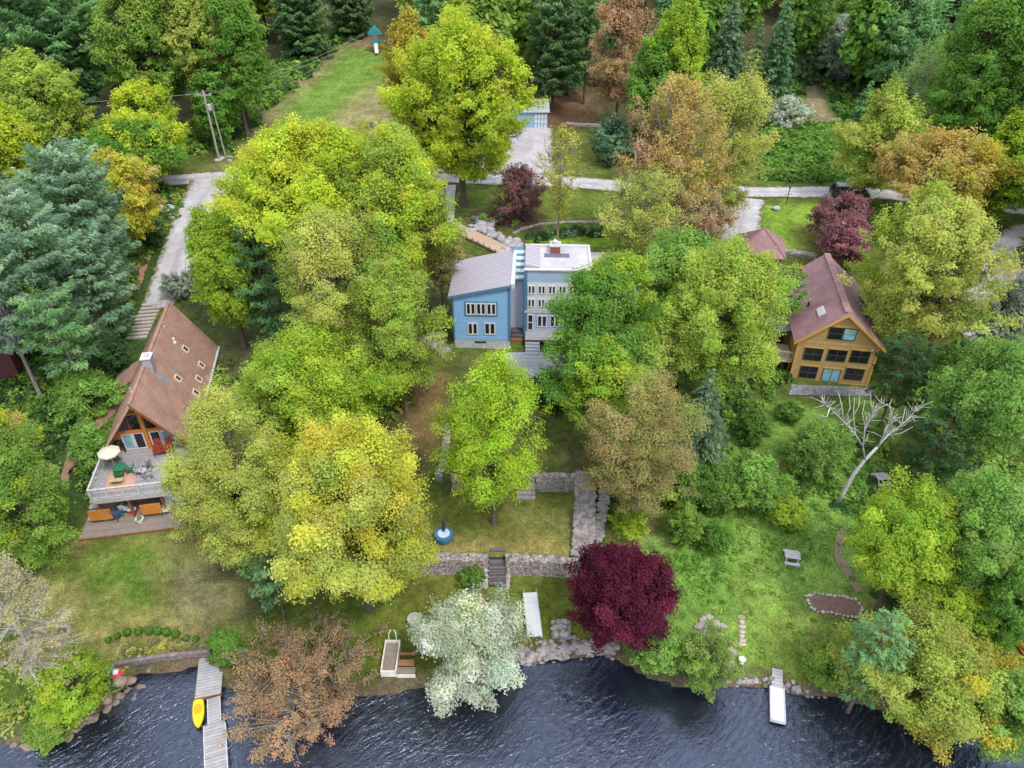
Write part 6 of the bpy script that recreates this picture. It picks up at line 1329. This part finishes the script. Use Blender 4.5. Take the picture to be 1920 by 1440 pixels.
 ('bush', 'round', 'shrub', 1345, 920, 80, 100, 985, 1., 'dark green bush between the small blue spruce and meadow', {}),
 ('bush', 'round', 'shrub', 1480, 775, 50, 40, 800, 1., 'low green bush below the ochre house patio', {}),
 ('bush', 'round', 'mid', 1285, 985, 60, 90, 1040, .9, 'dull green bush right of the purple maple on the meadow edge', {}),
 ('bush', 'round', 'green', 1345, 1010, 60, 60, 1040, .8, 'green bush on the upper meadow left of the picnic table', {}),
 ('bush', 'round', 'lime', 1475, 965, 70, 60, 1000, .9, 'small lime bush above the meadow picnic table', {}),
 ('bush', 'round', 'lime', 1180, 985, 60, 45, 1010, 1., 'low lime bush just above the purple maple', {}),
 ('bush', 'round', 'mid', 1325, 1235, 110, 105, 1292, .6, 'grey-green twiggy bush at the water edge below the rock pile', dict(bark_m='g')),
 ('bush', 'round', 'lgreen', 1232, 1215, 95, 80, 1262, .9, 'fresh green bush at the water edge right of the purple maple', {}),
 ('bush', 'round', 'mid', 1545, 1245, 80, 70, 1300, .8, 'olive bush on the bank right of the small white dock', {}),
 ('bush', 'round', 'shrub', 885, 1082, 45, 30, 1092, 1., 'small green bush at the foot of the dark garden steps', {}),
 ('bush', 'round', 'dk', 283, 440, 45, 60, 470, 1., 'dark bush left of the driveway below the golden tree', {}),
 ('bush', 'round', 'mid', 790, 305, 50, 50, 325, 1., 'dark green bush left of the roadside maple at the road edge', {}),
 ('bush', 'round', 'green', 425, 1215, 60, 60, 1255, .95, 'green bush beside the plank wharf', {}),
]
BK = {'g': M_BARKG, 'w': M_BARKW}
for i, (nm, shp, pal, cx, cy, w_, h_, by, cov, lb, op) in enumerate(TREES):
    op = dict(op); bm_ = BK.get(op.pop('bark_m', None))
    tree(nm, lb, 'bush' if nm == 'bush' else 'tree', shp, pal, cx, cy, w_, h_, by, cov, i, bark_m=bm_, small=nm == 'bush', **op)
# clipped box bushes in a curved row
for i, (px, py) in enumerate([(205, 1203), (221, 1195), (240, 1189), (261, 1187), (281, 1186), (298, 1187), (314, 1189), (331, 1192), (350, 1199), (368, 1201)]):
    x, y, z = G(px, py); rng = np.random.default_rng(40+i); m = 330; d = rdir(rng, m); r = .29 if 1 < i < 8 else .22
    V, Fq = quads(d*r*rng.uniform(.75, 1.05, (m, 1))+[0, 0, r*.8], unit(d+rng.normal(0, .4, (m, 3))), np.full(m, .085), rng.uniform(.5, .8, (m, 1)), rng)
    o = mesh_np('box_bush', V, Fq, M_LEAF, None, np.repeat(clump_tints(rng, m, 'shrub'), 4, 0)); o.location = (x, y, z)
    tag(o, 'clipped round box bush in the curved row above the cove', 'bush', 'box bushes above the cove')
# ------------------------------------------------------------------ growth nobody could count
_pk = [np.array(G(a, b)[:2]) for a, b in [(236, 716), (222, 752), (190, 792), (160, 822), (138, 850), (124, 890), (116, 915)]]; _pd = [np.array(G(a, b)[:2]) for a, b in [(372, 385), (345, 450), (325, 510), (305, 558), (292, 576), (256, 634)]]
KEEP = list(zip(_pk, _pk[1:]))+list(zip(_pd, _pd[1:]))
def growth(name, label, polys, dens, hgt, rad, leaf, pals, per=26, seed=1):
    rng = np.random.default_rng(seed); pts = np.concatenate([scatter(rng, gpoly(p), dens) for p in polys])
    for a, b in KEEP:
        t = np.clip(((pts-a)@(b-a))/((b-a)@(b-a)), 0, 1)[:, None]; pts = pts[np.linalg.norm(pts-(a+t*(b-a)), axis=1) > .95]
    V, Fq, c = shrub_patch(rng, pts, hgt, rad, leaf, pals, per); o = mesh_np(name, V, Fq, M_LEAF, None, c); return tag(o, label, 'plants', None, 'stuff')
growth('undergrowth', 'leafy green undergrowth on the slope left of the chalet', [[(0, 1010), (-200, 1000), (-200, 560), (60, 640), (240, 640), (235, 700), (205, 740), (150, 800), (110, 850), (100, 920), (140, 960), (60, 1020)], [(240, 725), (225, 770), (195, 800), (150, 850), (140, 900), (165, 950), (190, 860), (230, 760)]], 2.6, .75, .55, .17, ('shrub', 'lgreen', 'mid', 'dk'), 40, 2)
growth('undergrowth', 'mixed low shrubs along the pines and left driveway', [[(0, 640), (0, 400), (240, 330), (350, 362), (335, 400), (285, 470), (250, 550), (240, 640)]], 1.3, .8, .7, .24, ('shrub', 'mid', 'dk', 'ygm'), 36, 3)
growth('undergrowth', 'bank of bright green shrubs above the right part of the road', [[(1425, 335), (1420, 255), (1500, 235), (1600, 240), (1640, 350)]], 1.6, 1.2, .8, .3, ('green', 'lgreen', 'shrub'), 40, 4)
growth('undergrowth', 'low woodland growth under the trees left of blue house', [[(400, 700), (520, 640), (780, 560), (835, 560), (790, 650), (760, 780), (600, 830), (440, 900), (395, 800)]], .9, .6, .6, .2, ('mid', 'shrub', 'olive'), 30, 5)
growth('undergrowth', 'low growth under the trees between the blue and ochre houses', [[(1110, 780), (1200, 560), (1440, 560), (1480, 720), (1400, 790), (1300, 960), (1150, 950)]], 1.1, .7, .6, .2, ('mid', 'shrub', 'dk'), 30, 6)
growth('undergrowth', 'green shrubs either side of the bare earth track', [[(1425, 240), (1470, 150), (1500, 130), (1505, 200), (1515, 240)], [(1535, 130), (1640, 120), (1660, 240), (1590, 240), (1560, 195)]], .8, .9, .8, .3, ('dk', 'shrub', 'green'), 40, 16)
growth('meadow_plants', 'tall tufted meadow plants on the right slope', [[(1230, 960), (1400, 880), (1560, 860), (1660, 960), (1560, 1060), (1400, 1080), (1330, 1110), (1240, 1130)]], 1.8, .22, .42, .10, ('lgreen', 'green', 'lgreen', 'shrub'), 22, 7)
growth('meadow_plants', 'short tufts and weeds on the lower right meadow', [[(1250, 1130), (1400, 1050), (1600, 1060), (1650, 1230), (1540, 1300), (1400, 1280), (1250, 1270)]], 1.0, .11, .32, .085, ('lgreen', 'lgreen', 'oliveyel', 'green'), 16, 8)
growth('meadow_plants', 'dense leafy growth around the dead white tree', [[(1500, 800), (1660, 800), (1700, 900), (1640, 990), (1480, 940)]], 1.6, .5, .5, .15, ('lgreen', 'shrub', 'dk'), 30, 9)
growth('ornamental_grass', 'tan dry grasses below the row of box bushes', [[(215, 1212), (270, 1198), (330, 1200), (375, 1212), (385, 1224), (225, 1246)]], 5, .35, .3, .10, ('oliveyel', 'silver', 'brownish'), 20, 10)
growth('hedge', 'dark green hedge below the curved stone wall', [[(985, 448), (1010, 436), (1080, 430), (1140, 432), (1135, 444), (1060, 444), (1000, 456)]], 4, .6, .45, .2, ('dk', 'gloss', 'dk'), 40, 11)
growth('undergrowth', 'shrubs in the gaps at the right edge', [[(1660, 1000), (1720, 800), (1690, 740), (1800, 640), (1920, 700), (2050, 900), (2050, 1300), (1800, 1330), (1650, 1200)]], 1.1, .9, .8, .22, ('shrub', 'dk', 'lgreen', 'mid'), 36, 12)
growth('undergrowth', 'bushy growth along the left edge of the far grass field', [[(430, 290), (330, 290), (380, 190), (520, 120), (640, 60), (640, 85), (520, 195), (450, 270)]], .5, 1.4, 1.1, .38, ('mid', 'shrub', 'green', 'dk'), 40, 13)
growth('undergrowth', 'low plants on the bank of the cove', [[(90, 1240), (215, 1235), (240, 1265), (215, 1310), (120, 1370), (0, 1385), (-60, 1260)]], 1.8, .5, .5, .14, ('mid', 'lgreen', 'oliveyel'), 28, 14)
growth('leaf_plants', 'flower border plants by the rock garden', [[(862, 402), (930, 402), (990, 420), (950, 428), (880, 420)]], 1.6, .35, .4, .2, ('mid', 'plum', 'silver'), 20, 15)
# ------------------------------------------------------------------ the wood behind, one mass
def forest():
    rng = np.random.default_rng(77); field = gpoly([(440, 320), (520, 180), (640, 70), (680, 20), (790, 55), (770, 330)]); fl2 = gpoly([(960, 330), (960, 215), (1130, 215), (1140, 330)])
    track = gpoly([(1490, 250), (1490, 120), (1555, 120), (1600, 250)])
    Vs, Fs, Cs, k, pts = [], [], [], 0, []
    tries = 0
    while len(pts) < 330 and tries < 9000:
        tries += 1
        x = rng.uniform(-165, 165); y = 116+rng.uniform(0, 1)**1.25*165
        if abs(x) > 62+max(0, y-100)*.78: continue
        if y < 136 and (abs(x) < 64) and rng.uniform() < .55: continue
        if inpoly(np.array([x]), np.array([y]), field)[0] or inpoly(np.array([x]), np.array([y]), fl2)[0] or inpoly(np.array([x]), np.array([y]), track)[0]: continue
        if any((x-a)**2+(y-b)**2 < 22 for a, b in pts): continue
        pts.append((x, y))
    for s in (-1, 1):          # the woods go on beside the frame
        for _ in range(110): pts.append((s*rng.uniform(50, 120), rng.uniform(40, 112)))
    for x, y in pts:
        pr = proj(x, y, T(x, y)+7)
        if abs(x) < 125 and y < 112 and (-70 < pr[0] < 1990): continue
        z0 = T(x, y); d = rng.uniform()
        con = d < (.5 if x > -60 else .2) and x > -160
        H = rng.uniform(13, 20); far = y > 200
        leaf = .5 if not far else .7
        if con:
            rx = rng.uniform(2.2, 3.6); rz = H*.42
            V, Fq, c, parts = conifer(rng, 'pine' if rng.uniform() < .45 else 'cone', ['pined', 'spruce', 'pineg'][rng.integers(3)], rx, rz, H-rz, leaf*1.1, .9)
        else:
            rx = rng.uniform(3., 5.); rz = H*.36
            V, Fq, c, parts = broadleaf(rng, 'dome', ['mid', 'green', 'lgreen', 'olive', 'shrub', 'mid', 'ygm', 'green'][rng.integers(8)], rx, rz, H-rz, leaf*1.1, .95)
        tv, tf = parts[0]
        off = np.array([x, y, z0+H-rz])
        Vs += [V+off, tv+off]; Fs += [Fq+k, tf+k+len(V)]; k += len(V)+len(tv)
        Cs += [c, np.tile([[.12, .10, .08]], (len(tv), 1))]
    o = mesh_np('forest', np.concatenate(Vs), np.concatenate(Fs), M_LEAF, None, np.concatenate(Cs)); tag(o, 'mixed dark wood filling the hillside beyond the road', 'forest', None, 'stuff')
    return len(pts)
NF = forest()
# ------------------------------------------------------------------ sky, sun, camera
SUN_EL, SUN_AZ = R(58), R(140)      # azimuth clockwise from +Y: the light comes softly over the lake from behind the left shoulder
wd = bpy.data.worlds.new('World'); SC.world = wd; wd.use_nodes = True; nt = wd.node_tree; N, L = nt.nodes, nt.links
bg = N['Background']; sk = N.new('ShaderNodeTexSky'); sk.sky_type = 'NISHITA'; sk.sun_disc = False; sk.sun_elevation = SUN_EL; sk.sun_rotation = SUN_AZ; sk.altitude = 200; sk.dust_density = 2.5; sk.air_density = 1.
tc = N.new('ShaderNodeTexCoord'); no = N.new('ShaderNodeTexNoise'); no.inputs['Scale'].default_value = 2.2; no.inputs['Detail'].default_value = 7; no.inputs['Roughness'].default_value = .58; L.new(tc.outputs['Generated'], no.inputs['Vector'])
mr = N.new('ShaderNodeMapRange'); mr.inputs['From Min'].default_value = .36; mr.inputs['From Max'].default_value = .60; mr.inputs['To Min'].default_value = .35; mr.inputs['To Max'].default_value = .95; L.new(no.outputs['Fac'], mr.inputs['Value'])
mx = N.new('ShaderNodeMixRGB'); L.new(mr.outputs[0], mx.inputs['Fac']); L.new(sk.outputs['Color'], mx.inputs['Color1']); mx.inputs['Color2'].default_value = (7.6, 7.9, 8.6, 1)
L.new(mx.outputs[0], bg.inputs['Color']); bg.inputs['Strength'].default_value = .15
sl_ = bpy.data.lights.new('sun', 'SUN'); sl_.energy = 1.5; sl_.angle = R(11); sl_.color = (1, .95, .88); so = bpy.data.objects.new('sun', sl_); COL.objects.link(so)
dirv = Vector((math.sin(SUN_AZ)*math.cos(SUN_EL), math.cos(SUN_AZ)*math.cos(SUN_EL), math.sin(SUN_EL)))
so.rotation_euler = dirv.to_track_quat('Z', 'Y').to_euler(); so.location = dirv*150
cam = bpy.data.cameras.new('camera'); cam.sensor_width = 36; cam.lens = 36*F/1920; cam.clip_start = .5; cam.clip_end = 2000
co = bpy.data.objects.new('camera', cam); COL.objects.link(co); co.location = (0, 0, CH); co.rotation_euler = (R(90)-TH, 0, 0); SC.camera = co
SC.view_settings.view_transform = 'Standard'; SC.view_settings.look = 'None'; SC.view_settings.gamma = 1; SC.view_settings.use_curve_mapping = False
SC.view_settings.exposure = .8
SC.cycles.max_bounces = 8; SC.cycles.diffuse_bounces = 3; SC.cycles.transparent_max_bounces = 8; SC.cycles.use_denoising = True
